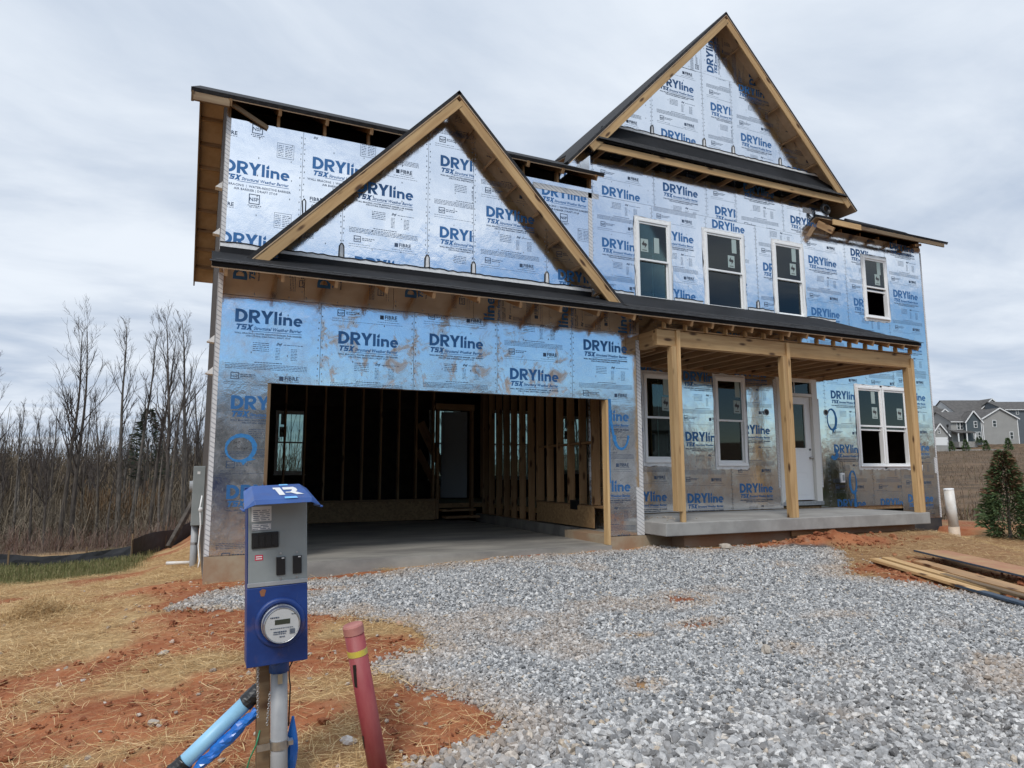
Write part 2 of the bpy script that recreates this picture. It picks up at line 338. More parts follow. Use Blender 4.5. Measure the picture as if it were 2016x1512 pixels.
def tape_mat():                 # seam tape printed with small slanted marks
    m, t, b = newmat('printed_seam_tape'); b.inputs['Roughness'].default_value = 0.5
    c = N(t, 'ShaderNodeTexCoord'); w = N(t, 'ShaderNodeTexWave'); w.inputs['Scale'].default_value = 7.0; w.inputs['Distortion'].default_value = 1.5; w.inputs['Detail'].default_value = 1
    w.bands_direction = 'DIAGONAL'
    mp = N(t, 'ShaderNodeMapping'); mp.inputs[3].default_value = (1.0, 1.0, 1.6); t.links.new(c.outputs['Object'], mp.inputs[0]); t.links.new(mp.outputs[0], w.inputs['Vector'])
    t.links.new(mixc(t, maprange(t, w.outputs['Fac'], 0.80, 0.95), (0.62, 0.61, 0.60), (0.34, 0.34, 0.35)), b.inputs['Base Color']); return m
M['tape'] = tape_mat()

# ------------------------------------------------------------------ ground sheet
def axis(parts):
    out = []
    for a, b, n in parts: out += list(np.linspace(a, b, n, endpoint=False))
    return np.array(out + [parts[-1][1]])
gxs = axis([(-900, -120, 14), (-120, -30, 30), (-30, -6, 40), (-6, -2.5, 40), (-2.5, 10, 190), (10, 18, 60), (18, 60, 60), (60, 240, 60), (240, 900, 14)])
gys = axis([(-700, -60, 14), (-60, -12, 26), (-12, -6.2, 30), (-6.2, 1.6, 150), (1.6, 12, 60), (12, 60, 60), (60, 200, 50), (200, 900, 14)])
GX, GY = np.meshgrid(gxs, gys)

# gravel drive outline (ground coordinates)
GRAVEL = np.array([(-0.30, -1.15), (0.10, -0.68), (0.47, -0.42), (1.15, -0.20), (2.6, -0.22), (4.2, -0.16), (5.5, -0.13), (6.3, -0.13), (6.45, -0.55), (7.4, -0.60), (8.3, -0.75), (8.85, -1.05),
                   (8.15, -1.95), (7.35, -2.35), (8.0, -3.1), (8.1, -4.0), (8.8, -5.5), (9.5, -9), (0.2, -9), (0.45, -6.0), (0.85, -5.15), (1.42, -5.02), (1.68, -4.85), (1.48, -4.25), (1.25, -3.92),
                   (1.12, -3.58), (1.72, -3.35), (1.70, -2.45), (0.9, -1.85), (0.40, -1.58), (0.08, -1.55)])
def sdist(px_, py_, poly):
    d = np.full(px_.shape, 1e9); inside = np.zeros(px_.shape, bool); n = len(poly)
    for i in range(n):
        ax, ay = poly[i]; bx, by = poly[(i + 1) % n]; ex, ey = bx - ax, by - ay
        t = np.clip(((px_ - ax) * ex + (py_ - ay) * ey) / (ex * ex + ey * ey), 0, 1)
        d = np.minimum(d, np.hypot(px_ - ax - t * ex, py_ - ay - t * ey))
        c = ((ay > py_) != (by > py_)) & (px_ < (bx - ax) * (py_ - ay) / (by - ay + 1e-12) + ax)
        inside ^= c
    return np.where(inside, -d, d)
BARE = [(4.64, -2.75, 0.26, 0.22), (2.66, 0.0, 0.65, 0.2), (4.2, -3.5, 0.26, 0.10), (2.75, -4.62, 0.13, 0.09), (1.43, -3.05, 0.30, 0.22), (0.95, -0.85, 0.5, 0.14), (5.9, -0.2, 0.3, 0.1), (3.4, -3.6, 0.14, 0.07)]
def gravel_mask(x, y):
    d = sdist(x, y, GRAVEL) + 0.34 * (fbm(x * 2.1, y * 2.1, 4, 31) - 0.5) + 0.06 * (vn(x * 14, y * 14, 3) - 0.5)
    m = ss(0.10, -0.12, d)
    for cx, cy, a, b in BARE:
        q = np.hypot((x - cx) / a, (y - cy) / b) + 0.9 * (fbm(x * 4, y * 4, 3, 77) - 0.5)
        m = m * (0.12 + 0.88 * ss(0.35, 1.3, q))
    return m
def red_mask(x, y):                 # bare clay patches
    r = ss(0.50, 0.66, fbm(x * 0.7 + 4, y * 0.9 + 2, 4, 51))
    for cx, cy, a, b in [(-0.55, -3.85, 1.2, 0.60), (1.25, -4.55, 0.50, 0.70), (0.9, -3.2, 0.7, 0.45), (-2.3, 2.7, 1.5, 0.55), (1.35, -3.1, 0.4, 0.35), (7.6, -0.75, 2.6, 0.28), (-0.2, -4.6, 0.6, 0.3), (0.1, -0.95, 0.7, 0.25), (0.5, -4.3, .5, .3), (-1.2, -4.1, .5, .25), (9.6, -0.9, 0.7, 0.3)]:
        q = np.hypot((x - cx) / a, (y - cy) / b) + 0.8 * (fbm(x * 3, y * 3, 3, 91) - 0.5)
        r = np.maximum(r, ss(1.15, 0.65, q))
    return r * ss(34, 16, np.hypot(x, y))
def grass_mask(x, y):               # green strip before the silt fence
    g = ss(4.2, 5.2, y + 0.35 * x + 1.2 * (fbm(x * 1.3, y * 1.3, 3, 12) - 0.5)) * ss(-0.9, -1.5, x - 0.02 * y) * ss(13, 10, y)
    return g
gm = gravel_mask(GX, GY); rm = red_mask(GX, GY); gr = grass_mask(GX, GY)
GZ = gz(GX, GY)
# clods on bare clay; hollow under the buildings stays below the slabs
GZ = GZ + rm * (1 - gm) * ss(16, 9, np.hypot(GX, GY)) * (0.055 * (fbm(GX * 5, GY * 5, 4, 61) - 0.42))
mound = np.exp(-(((GX - 9.1) / 0.75) ** 2 + ((GY + 0.75) / 0.28) ** 2)); GZ = GZ + mound * (0.13 + 0.26 * (fbm(GX * 7, GY * 7, 4, 66) - 0.5))
inside_house = (GX > 0.1) & (GX < 15.2) & (GY > 0.1) & (GY < 8.9); GZ = np.where(inside_house, np.minimum(GZ, -0.45), GZ)
ny, nx = GX.shape
V = np.stack([GX, GY, GZ], -1).reshape(-1, 3)
idx = np.arange(ny * nx).reshape(ny, nx)
F = np.stack([idx[:-1, :-1], idx[:-1, 1:], idx[1:, 1:], idx[1:, :-1]], -1).reshape(-1, 4)
gme = bpy.data.meshes.new('ground'); gme.vertices.add(len(V)); gme.vertices.foreach_set('co', V.ravel())
gme.loops.add(F.size); gme.loops.foreach_set('vertex_index', F.ravel()); gme.polygons.add(len(F))
gme.polygons.foreach_set('loop_start', np.arange(0, F.size, 4)); gme.update(calc_edges=True); finish(gme, True)
for nm, arr in (('gravel', gm), ('red', rm), ('grass', gr)):
    at = gme.attributes.new(nm, 'FLOAT', 'POINT'); at.data.foreach_set('value', arr.ravel().astype(np.float32))
def ground_mat():
    m, t, b = newmat('yard_ground'); b.inputs['Roughness'].default_value = 0.95; b.inputs['Specular IOR Level'].default_value = 0.15
    def att(n): a = N(t, 'ShaderNodeAttribute'); a.attribute_name = n; return a.outputs['Fac']
    ge = N(t, 'ShaderNodeNewGeometry'); pos = ge.outputs['Position']
    na = tnoise(t, 1.6, 6, 0.6, vec=pos); nb = tnoise(t, 14, 6, 0.65, vec=pos); nc = tnoise(t, 90, 3, 0.6, vec=pos)
    clay = mixc(t, maprange(t, na, 0.35, 0.65), (0.25, 0.078, 0.034), (0.37, 0.14, 0.062))
    clay = mixc(t, maprange(t, nb, 0.40, 0.72, 0, 0.5), clay, (0.38, 0.205, 0.115))
    straw = mixc(t, maprange(t, nb, 0.35, 0.68), (0.43, 0.27, 0.125), (0.33, 0.165, 0.076))
    straw = mixc(t, maprange(t, na, 0.35, 0.68), straw, (0.47, 0.325, 0.165))
    field = mixc(t, maprange(t, tnoise(t, 0.35, 7, 0.7, vec=pos), 0.35, 0.68), (0.165, 0.108, 0.068), (0.060, 0.044, 0.030))
    field = mixc(t, maprange(t, tnoise(t, 2.5, 5, 0.7, vec=pos), 0.45, 0.75, 0, 0.55), field, (0.17, 0.13, 0.085))
    grs = mixc(t, maprange(t, nb, 0.35, 0.7), (0.12, 0.125, 0.040), (0.19, 0.16, 0.075))
    grav = mixc(t, maprange(t, nc, 0.35, 0.65), (0.13, 0.125, 0.12), (0.06, 0.057, 0.055))  # base under the stones darkened to paint shade into the gaps
    ln = N(t, 'ShaderNodeVectorMath', operation='LENGTH'); t.links.new(pos, ln.inputs[0])
    sxp = N(t, 'ShaderNodeSeparateXYZ'); t.links.new(pos, sxp.inputs[0])
    straw = mixc(t, maprange(t, sxp.outputs[0], 5.5, 8.5, 0, 0.75), straw, mixc(t, maprange(t, nb, 0.35, 0.7), (0.27, 0.165, 0.085), (0.20, 0.105, 0.055)))    # trampled darker soil by the porch
    c = mixc(t, att('red'), straw, clay)
    c = mixc(t, att('grass'), c, grs)
    c = mixc(t, maprange(t, ln.outputs['Value'], 15, 24), c, field)
    c = mixc(t, att('gravel'), c, grav)
    t.links.new(c, b.inputs['Base Color'])
    h = math_n(t, 'ADD', math_n(t, 'MULTIPLY', nb, 0.7), math_n(t, 'MULTIPLY', nc, 0.35)); bump(t, b, h, 0.8, 0.03)
    return m
M['ground'] = ground_mat()
ground = link('ground', gme, M['ground']); tag(ground, kind='structure')

# ------------------------------------------------------------------ scattering (uncountable stuff only)
def gn_scatter(name, pts, scl, rot, builder, mat, tint=None):
    me = bpy.data.meshes.new(name); me.vertices.add(len(pts)); me.vertices.foreach_set('co', np.asarray(pts, np.float32).ravel())
    for nm, arr in (('scl', scl), ('rot', rot)):
        a = me.attributes.new(nm, 'FLOAT_VECTOR', 'POINT'); a.data.foreach_set('vector', np.asarray(arr, np.float32).ravel())
    if tint is not None:
        a = me.attributes.new('tint', 'FLOAT', 'POINT'); a.data.foreach_set('value', np.asarray(tint, np.float32))
    me.update(); me.materials.append(mat)
    o = bpy.data.objects.new(name, me); COL.objects.link(o)
    g = bpy.data.node_groups.new(name, 'GeometryNodeTree')
    g.interface.new_socket('Geometry', in_out='INPUT', socket_type='NodeSocketGeometry'); g.interface.new_socket('Geometry', in_out='OUTPUT', socket_type='NodeSocketGeometry')
    gi = g.nodes.new('NodeGroupInput'); go = g.nodes.new('NodeGroupOutput')
    inst = g.nodes.new('GeometryNodeInstanceOnPoints'); join = g.nodes.new('GeometryNodeJoinGeometry')
    for geo in builder(g):
        sm = g.nodes.new('GeometryNodeSetMaterial'); sm.inputs['Material'].default_value = mat; g.links.new(geo, sm.inputs[0])
        gi2 = g.nodes.new('GeometryNodeGeometryToInstance'); g.links.new(sm.outputs[0], gi2.inputs[0]); g.links.new(gi2.outputs[0], join.inputs[0])
    def nat(n):
        a = g.nodes.new('GeometryNodeInputNamedAttribute'); a.data_type = 'FLOAT_VECTOR'; a.inputs[0].default_value = n
        return a.outputs[0]
    g.links.new(gi.outputs[0], inst.inputs['Points']); g.links.new(join.outputs[0], inst.inputs['Instance']); inst.inputs['Pick Instance'].default_value = True
    e2r = g.nodes.new('FunctionNodeEulerToRotation'); g.links.new(nat('rot'), e2r.inputs[0]); g.links.new(e2r.outputs[0], inst.inputs['Rotation']); g.links.new(nat('scl'), inst.inputs['Scale'])
    g.links.new(inst.outputs[0], go.inputs[0])
    md = o.modifiers.new('scatter', 'NODES'); md.node_group = g
    return o
def stone_builder(g):
    outs = []
    for k in range(6):
        ico = g.nodes.new('GeometryNodeMeshIcoSphere'); ico.inputs['Radius'].default_value = 0.5; ico.inputs['Subdivisions'].default_value = 1 if k % 3 else 2
        pos = g.nodes.new('GeometryNodeInputPosition'); nz = g.nodes.new('ShaderNodeTexNoise'); nz.inputs['Scale'].default_value = 2.4; nz.inputs['Detail'].default_value = 1
        ad = g.nodes.new('ShaderNodeVectorMath'); ad.operation = 'ADD'; ad.inputs[1].default_value = (k * 7.3, k * 3.1, k * 5.7); g.links.new(pos.outputs[0], ad.inputs[0]); g.links.new(ad.outputs[0], nz.inputs['Vector'])
        mp = g.nodes.new('ShaderNodeMapRange'); mp.inputs[1].default_value = 0.25; mp.inputs[2].default_value = 0.75; mp.inputs[3].default_value = 0.45; mp.inputs[4].default_value = 1.45; g.links.new(nz.outputs[0], mp.inputs[0])
        sc = g.nodes.new('ShaderNodeVectorMath'); sc.operation = 'SCALE'; g.links.new(pos.outputs[0], sc.inputs[0]); g.links.new(mp.outputs[0], sc.inputs['Scale'])
        sp = g.nodes.new('GeometryNodeSetPosition'); g.links.new(ico.outputs[0], sp.inputs[0]); g.links.new(sc.outputs[0], sp.inputs['Position']); outs.append(sp.outputs[0])
    return outs
def blade_builder(bend, wid):
    def f(g):
        outs = []
        for k in range(4):
            gd = g.nodes.new('GeometryNodeMeshGrid'); gd.inputs['Size X'].default_value = 1.0; gd.inputs['Size Y'].default_value = wid; gd.inputs['Vertices X'].default_value = 5; gd.inputs['Vertices Y'].default_value = 2
            pos = g.nodes.new('GeometryNodeInputPosition'); sx = g.nodes.new('ShaderNodeSeparateXYZ'); g.links.new(pos.outputs[0], sx.inputs[0])
            sq = g.nodes.new('ShaderNodeMath'); sq.operation = 'MULTIPLY'; g.links.new(sx.outputs[0], sq.inputs[0]); g.links.new(sx.outputs[0], sq.inputs[1])
            m1 = g.nodes.new('ShaderNodeMath'); m1.operation = 'MULTIPLY'; g.links.new(sq.outputs[0], m1.inputs[0]); m1.inputs[1].default_value = bend * (k - 1.2)
            m2 = g.nodes.new('ShaderNodeMath'); m2.operation = 'MULTIPLY'; g.links.new(sq.outputs[0], m2.inputs[0]); m2.inputs[1].default_value = bend * (1.5 - k) * 0.8
            cb = g.nodes.new('ShaderNodeCombineXYZ'); g.links.new(m2.outputs[0], cb.inputs[1]); g.links.new(m1.outputs[0], cb.inputs[2])
            sp = g.nodes.new('GeometryNodeSetPosition'); g.links.new(gd.outputs[0], sp.inputs[0]); g.links.new(cb.outputs[0], sp.inputs['Offset']); outs.append(sp.outputs[0])
        return outs
    return f
def inst_mat(name, ramp, rough=0.85, tint=None):
    m, t, b = newmat(name); b.inputs['Roughness'].default_value = rough; b.inputs['Specular IOR Level'].default_value = 0.25
    oi = N(t, 'ShaderNodeObjectInfo'); cr = N(t, 'ShaderNodeValToRGB'); cr.color_ramp.interpolation = 'LINEAR'
    while len(cr.color_ramp.elements) < len(ramp): cr.color_ramp.elements.new(0.5)
    for e, (p_, c_) in zip(cr.color_ramp.elements, ramp): e.position = p_; e.color = (*c_, 1)
    t.links.new(oi.outputs['Random'], cr.inputs[0]); col = cr.outputs[0]
    n = tnoise(t, 3.0, 4, 0.6, rand=True); hs = N(t, 'ShaderNodeHueSaturation'); t.links.new(col, hs.inputs['Color']); t.links.new(maprange(t, n, 0.3, 0.7, 0.78, 1.2), hs.inputs['Value']); col = hs.outputs[0]
    if tint:
        a = N(t, 'ShaderNodeAttribute'); a.attribute_type = 'INSTANCER'; a.attribute_name = 'tint'; col = mixc(t, a.outputs['Fac'], col, tint)
    t.links.new(col, b.inputs['Base Color']); return m
M['stone'] = inst_mat('crushed_stone', [(0.0, (0.12, 0.122, 0.125)), (0.2, (0.21, 0.213, 0.216)), (0.48, (0.32, 0.322, 0.322)), (0.76, (0.44, 0.438, 0.432)), (0.93, (0.62, 0.61, 0.59)), (1.0, (0.42, 0.34, 0.25))], tint=(0.40, 0.30, 0.215))
# gravel: density falls with distance from the camera, stones grow towards the road edge
def scatter_pts(x0, x1, y0, y1, n, dens):
    x = rng.uniform(x0, x1, n); y = rng.uniform(y0, y1, n); k = rng.uniform(0, 1, n) < dens(x, y); return x[k], y[k]
def cam_d2(x, y): return np.hypot(x - CAM.x, y - CAM.y)
def visible(x, y, margin=0.16):
    dx, dy = x - CAM.x, y - CAM.y; dep = dx * c_f.x + dy * c_f.y; lat = dx * 0.9083 - dy * 0.4182
    return (dep > 1.5) & (np.abs(lat) < dep * (0.7527 + margin) + 0.3)
x, y = scatter_pts(-0.6, 11, -7.2, 0.3, 760000, lambda x, y: gravel_mask(x, y) * visible(x, y) * np.clip(9.0 / (cam_d2(x, y) + 4.0), 0.35, 1) )
size = np.clip(rng.lognormal(np.log(0.0215), 0.27, len(x)), 0.012, 0.040)
big = ss(-4.75, -5.5, y + 0.3 * (fbm(x * 1.5, y * 1.5, 3, 4) - 0.5)); keep = rng.uniform(0, 1, len(x)) > 0.45 * big
size = size * (1 + (0.35 + 0.65 * ss(4.2, 2.4, x)) * big); x, y, size, big = x[keep], y[keep], size[keep], big[keep]
edge_t = np.clip(ss(-0.55, 0.1, sdist(x, y, GRAVEL)) * 0.75 + 0.5 * ss(0.58, 0.72, fbm(x * 1.1, y * 1.1, 3, 40)) + 0.10 * big, 0, 0.85) * rng.uniform(0.3, 1, len(x))
for cx, cy, a, b in BARE:
    edge_t = np.maximum(edge_t, 0.8 * ss(2.0, 1.0, np.hypot((x - cx) / a, (y - cy) / b)) * rng.uniform(0, 1, len(x)))
z = gz(x, y) + size * rng.uniform(0.0, 0.62, len(x))
sv = np.stack([size * rng.uniform(0.8, 1.35, len(x)), size * rng.uniform(0.75, 1.2, len(x)), size * rng.uniform(0.5, 0.9, len(x))], -1)
rv = np.stack([rng.uniform(-1.1, 1.1, len(x)), rng.uniform(-1.1, 1.1, len(x)), rng.uniform(0, 6.28, len(x))], -1)
o = gn_scatter('gravel', np.stack([x, y, z], -1), sv, rv, stone_builder, M['stone'], edge_t); N_GRAVEL = len(x)
tag(o, 'grey crushed stone gravel spread over the driveway', 'gravel', kind='stuff')
# stray stones on the clay and straw
M['stray'] = inst_mat('stray_stone', [(0.0, (0.30, 0.25, 0.21)), (0.4, (0.42, 0.36, 0.30)), (0.8, (0.52, 0.46, 0.40)), (1.0, (0.36, 0.19, 0.11))])
x, y = scatter_pts(-4, 9, -6, 3, 16000, lambda x, y: (1 - gravel_mask(x, y)) * visible(x, y) * (0.035 + 0.25 * ss(0.9, 0.0, sdist(x, y, GRAVEL)) + 0.10 * red_mask(x, y)))
size = np.clip(rng.lognormal(np.log(0.021), 0.45, len(x)), 0.008, 0.07)
sv = np.stack([size * rng.uniform(0.8, 1.4, len(x)), size, size * rng.uniform(0.5, 0.8, len(x))], -1); rv = np.stack([rng.uniform(-0.4, 0.4, len(x)), rng.uniform(-0.4, 0.4, len(x)), rng.uniform(0, 6.28, len(x))], -1)
o = gn_scatter('stray_stones', np.stack([x, y, gz(x, y) + 0.2 * size], -1), sv, rv, stone_builder, M['stray'])
tag(o, 'small pale stones strewn over the red clay and straw', 'stones', kind='stuff')
# crumbs and clods of clay
M['crumb'] = inst_mat('clay_crumbs', [(0.0, (0.18, 0.058, 0.028)), (0.5, (0.26, 0.095, 0.044)), (1.0, (0.36, 0.165, 0.082))])
x, y = scatter_pts(-3.5, 11, -6, 3, 90000, lambda x, y: np.clip(red_mask(x, y) + 2.5 * np.exp(-(((x - 9.0) / 1.2) ** 2 + ((y + 0.85) / 0.3) ** 2)), 0, 1) * (1 - gravel_mask(x, y)) * visible(x, y) * 0.35 * (1 - ((x > 0) & (y > -0.35))))
size = np.clip(rng.lognormal(np.log(0.014), 0.55, len(x)), 0.005, 0.075) * (1 + 0.8 * (x > 6.5)); dz_ = 0.13 * np.exp(-(((x - 9.1) / 0.75) ** 2 + ((y + 0.75) / 0.28) ** 2))
sv = np.stack([size * rng.uniform(0.8, 1.3, len(x)), size, size * rng.uniform(0.6, 0.9, len(x))], -1); rv = np.stack([rng.uniform(-0.6, 0.6, len(x)), rng.uniform(-0.6, 0.6, len(x)), rng.uniform(0, 6.28, len(x))], -1)
o = gn_scatter('clay_crumbs', np.stack([x, y, gz(x, y) + dz_ + 0.25 * size], -1), sv, rv, stone_builder, M['crumb'])
tag(o, 'red clay crumbs and lumps over the bare soil', 'clay', kind='stuff')
# straw mulch
M['straw'] = inst_mat('straw_mulch', [(0.0, (0.27, 0.155, 0.065)), (0.35, (0.47, 0.30, 0.135)), (0.7, (0.62, 0.43, 0.21)), (1.0, (0.72, 0.56, 0.32))], 0.8)
def straw_d(x, y):
    d = (1 - gravel_mask(x, y)) * visible(x, y) * (1 - 0.82 * red_mask(x, y)) * (1 - grass_mask(x, y)) * (0.45 + 0.55 * ss(0.3, 0.6, fbm(x * 1.7, y * 1.7, 4, 23)))
    inside = (x > 0) & (x < 15.3) & (y > -0.02) & (y < 9); porch = (x > 6.1) & (x < 12) & (y > -0.55) & (y < 9)
    return np.where(inside | porch, 0, d) * np.clip(7.0 / (cam_d2(x, y) + 2), 0.22, 1)
x1, y1 = scatter_pts(-4.5, 2.2, -6.2, 7, 330000, straw_d); x2, y2 = scatter_pts(6.5, 17, -5.5, 1.6, 120000, straw_d)
# loose clump of hay on the left bank
cx_, cy_ = -1.50, -0.42
tq = rng.normal(0, 1, (2600, 2)) * (0.20, 0.16)
x = np.concatenate([x1, x2, cx_ + tq[:, 0]]); y = np.concatenate([y1, y2, cy_ + tq[:, 1]]); nn = len(x); isc = np.arange(nn) >= nn - 2600
L = rng.uniform(0.05, 0.17, nn) * np.where(isc, 1.15, 1.0)
hh = np.where(isc, 0.22 * np.exp(-(((x - cx_) / 0.22) ** 2 + ((y - cy_) / 0.18) ** 2)) * rng.uniform(0, 1, nn), rng.uniform(0.0, 0.022, nn))
rv = np.stack([rng.uniform(-0.6, 0.6, nn), rng.normal(0, 0.12, nn) + np.where(isc, rng.normal(0, 0.45, nn), 0), rng.uniform(0, 6.28, nn)], -1)
o = gn_scatter('straw', np.stack([x, y, gz(x, y) + 0.012 + hh], -1), np.stack([L, np.full(nn, 0.052) * rng.uniform(0.5, 1.3, nn), L], -1), rv, blade_builder(0.28, 0.045), M['straw']); N_STRAW = nn
tag(o, 'tan straw mulch scattered over the yard soil', 'straw', kind='stuff')
# grass
M['grass'] = inst_mat('rough_grass', [(0.0, (0.08, 0.10, 0.035)), (0.4, (0.14, 0.15, 0.055)), (0.75, (0.22, 0.20, 0.09)), (1.0, (0.32, 0.25, 0.14))], 0.8)
x, y = scatter_pts(-9, -0.6, 3.2, 12, 70000, lambda x, y: grass_mask(x, y)); nn = len(x); L = rng.uniform(0.05, 0.16, nn)
o = gn_scatter('grass', np.stack([x, y, gz(x, y) + L * 0.4], -1), np.stack([L, np.full(nn, 0.10), L], -1), np.stack([np.zeros(nn), rng.normal(-1.5, 0.35, nn), rng.uniform(0, 6.28, nn)], -1), blade_builder(0.4, 0.045), M['grass'])
tag(o, 'rough green grass strip in front of the silt fence', 'grass', kind='stuff')
# dry weeds on the hillside at the right
M['weed'] = inst_mat('dry_weeds', [(0.0, (0.075, 0.055, 0.038)), (0.4, (0.13, 0.09, 0.06)), (0.75, (0.20, 0.14, 0.09)), (1.0, (0.13, 0.115, 0.06))], 0.9)
x, y = scatter_pts(16, 170, 1, 95, 260000, lambda x, y: visible(x, y) * (0.25 + 0.75 * ss(0.4, 0.62, fbm(x * 0.25, y * 0.25, 4, 71))) * ((x * 0.86 + y * 0.51) > 18) * np.clip(26.0 / (cam_d2(x, y)), 0.22, 1) * ((x - y * 1.35) > 4)); nn = len(x); L = rng.uniform(0.15, 0.75, nn)
o = gn_scatter('dry_weeds', np.stack([x, y, gz(x, y) + L * 0.35], -1), np.stack([L, np.clip(L * 0.6, 0.14, 0.4), L], -1), np.stack([np.zeros(nn), rng.normal(-1.0, 0.7, nn), rng.uniform(0, 6.28, nn)], -1), blade_builder(0.5, 0.06), M['weed'])
tag(o, 'brown dry weeds covering the hillside below the houses', 'weeds', kind='stuff')

# ================================================================== THE HOUSE
G_Y, U_Y, D_Y, XE = 0.0, 0.35, 1.46, 15.3
house = empty('house'); tag(house, 'two-storey house under construction clad in silver-blue printed foil sheathing', 'house')

# ---------------------------------------------------------------- printed lettering
def ring(cx, cy, rx, ry, ix, iy, a0, a1, n=14):
    qs = []
    for i in range(n):
        t0 = R(a0 + (a1 - a0) * i / n); t1 = R(a0 + (a1 - a0) * (i + 1) / n)
        qs.append([(cx + ix * math.cos(t0), cy + iy * math.sin(t0)), (cx + rx * math.cos(t0), cy + ry * math.sin(t0)), (cx + rx * math.cos(t1), cy + ry * math.sin(t1)), (cx + ix * math.cos(t1), cy + iy * math.sin(t1))])
    return qs
def rect(x0, y0, x1, y1): return [(x0, y0), (x1, y0), (x1, y1), (x0, y1)]
def logo_polys():
    out = []; x = 0.0
    def put(ps, w, gap):
        nonlocal x
        for p_ in ps: out.append([(a + x, b) for a, b in p_])
        x += w + gap
    put([rect(0, 0, .25, 1), rect(.25, .78, .30, 1), rect(.25, 0, .30, .22)] + ring(.30, .5, .56, .5, .31, .28, -90, 90), .86, .07)
    put([rect(0, 0, .25, 1), rect(.25, .80, .42, 1), rect(.25, .36, .42, .55), [(.27, .37), (.53, .40), (.83, 0), (.53, 0)]] + ring(.42, .68, .37, .32, .14, .125, -90, 90), .82, .0)
    put([[(0, 1), (.29, 1), (.46, .66), (.335, .42)], [(.63, 1), (.92, 1), (.585, .42), (.46, .66)], [(.335, .42), (.585, .42), (.46, .66)], rect(.335, 0, .585, .42)], .92, .05)
    put([rect(0, 0, .21, 1)], .21, .11)
    drop = [(.105 + .115 * math.cos(R(a)), .80 + .105 * math.sin(R(a))) for a in range(120, 400, 20)] + [(.19, 1.06)]
    put([rect(0, 0, .21, .64), drop], .21, .11)
    put([rect(0, 0, .21, .64), rect(.45, 0, .66, .36)] + ring(.38, .36, .28, .28, .07, .09, 0, 150), .66, .08)
    put([rect(.17, .255, .66, .375)] + ring(.33, .31, .33, .33, .135, .15, -2, 318, 22), .66, 0)
    k = 0.785 / x
    return [[(a * k, b * k) for a, b in p_] for p_ in out]
def text_tris(s, width=None, size=1.0, bold=0.0, shear=0.0, res=1):
    cu = bpy.data.curves.new('t', 'FONT'); cu.body = s; cu.size = size; cu.offset = bold; cu.shear = shear; cu.resolution_u = res; cu.fill_mode = 'FRONT'
    ob = bpy.data.objects.new('t', cu); COL.objects.link(ob); dg = bpy.context.evaluated_depsgraph_get()
    me = ob.evaluated_get(dg).to_mesh(); me.calc_loop_triangles()
    v = [(a.co.x, a.co.y) for a in me.vertices]; f = [tuple(t_.vertices) for t_ in me.loop_triangles]
    ob.evaluated_get(dg).to_mesh_clear(); bpy.data.objects.remove(ob); bpy.data.curves.remove(cu)
    if not v: return [], []
    x0 = min(a for a, _ in v); x1 = max(a for a, _ in v); k = (width / (x1 - x0)) if width else 1.0
    return [((a - x0) * k, b * k) for a, b in v], f
class Print:
    def __init__(s): s.v = []; s.f = []; s.m = []; s.layer = 0
    def poly(s, p_, mat=0):
        b = len(s.v); s.v += [(a, -0.00012 * (s.layer % 5), c) for a, c in p_]; s.f.append(tuple(range(b, b + len(p_)))); s.m.append(mat); s.layer += 1
    def text(s, txt, x, z, width=None, size=1.0, bold=0.0, shear=0.0, mat=0, res=1, sy=1.0):
        v, f = text_tris(txt, width, size, bold, shear, res); b = len(s.v)
        s.v += [(a + x, -0.0007, c * sy + z) for a, c in v]; s.f += [tuple(i + b for i in t_) for t_ in f]; s.m += [mat] * len(f)
    def words(s, x0, x1, z, h=0.006, mat=1, seed=0):
        r_ = random.Random(seed * 91 + int(z * 1000)); x = x0
        while x < x1:
            w = min(r_.uniform(0.012, 0.045), x1 - x); s.poly(rect(x, z, x + w, z + h), mat); x += w + 0.008
    def frame(s, x0, z0, x1, z1, t, mat=1):
        for q in (rect(x0, z0, x1, z0 + t), rect(x0, z1 - t, x1, z1), rect(x0, z0 + t, x0 + t, z1 - t), rect(x1 - t, z0 + t, x1, z1 - t)): s.poly(q, mat)
    def mesh(s, name):
        me = bpy.data.meshes.new(name); me.from_pydata(s.v, [], s.f); me.materials.append(M['ink']); me.materials.append(M['ink2'])
        me.polygons.foreach_set('material_index', s.m); me.update()
        bm = bmesh.new(); bm.from_mesh(me); bmesh.ops.triangulate(bm, faces=bm.faces); bmesh.ops.recalc_face_normals(bm, faces=bm.faces)
        for f_ in bm.faces:
            if f_.normal.y > 0: f_.normal_flip()
        bm.to_mesh(me); bm.free(); return me
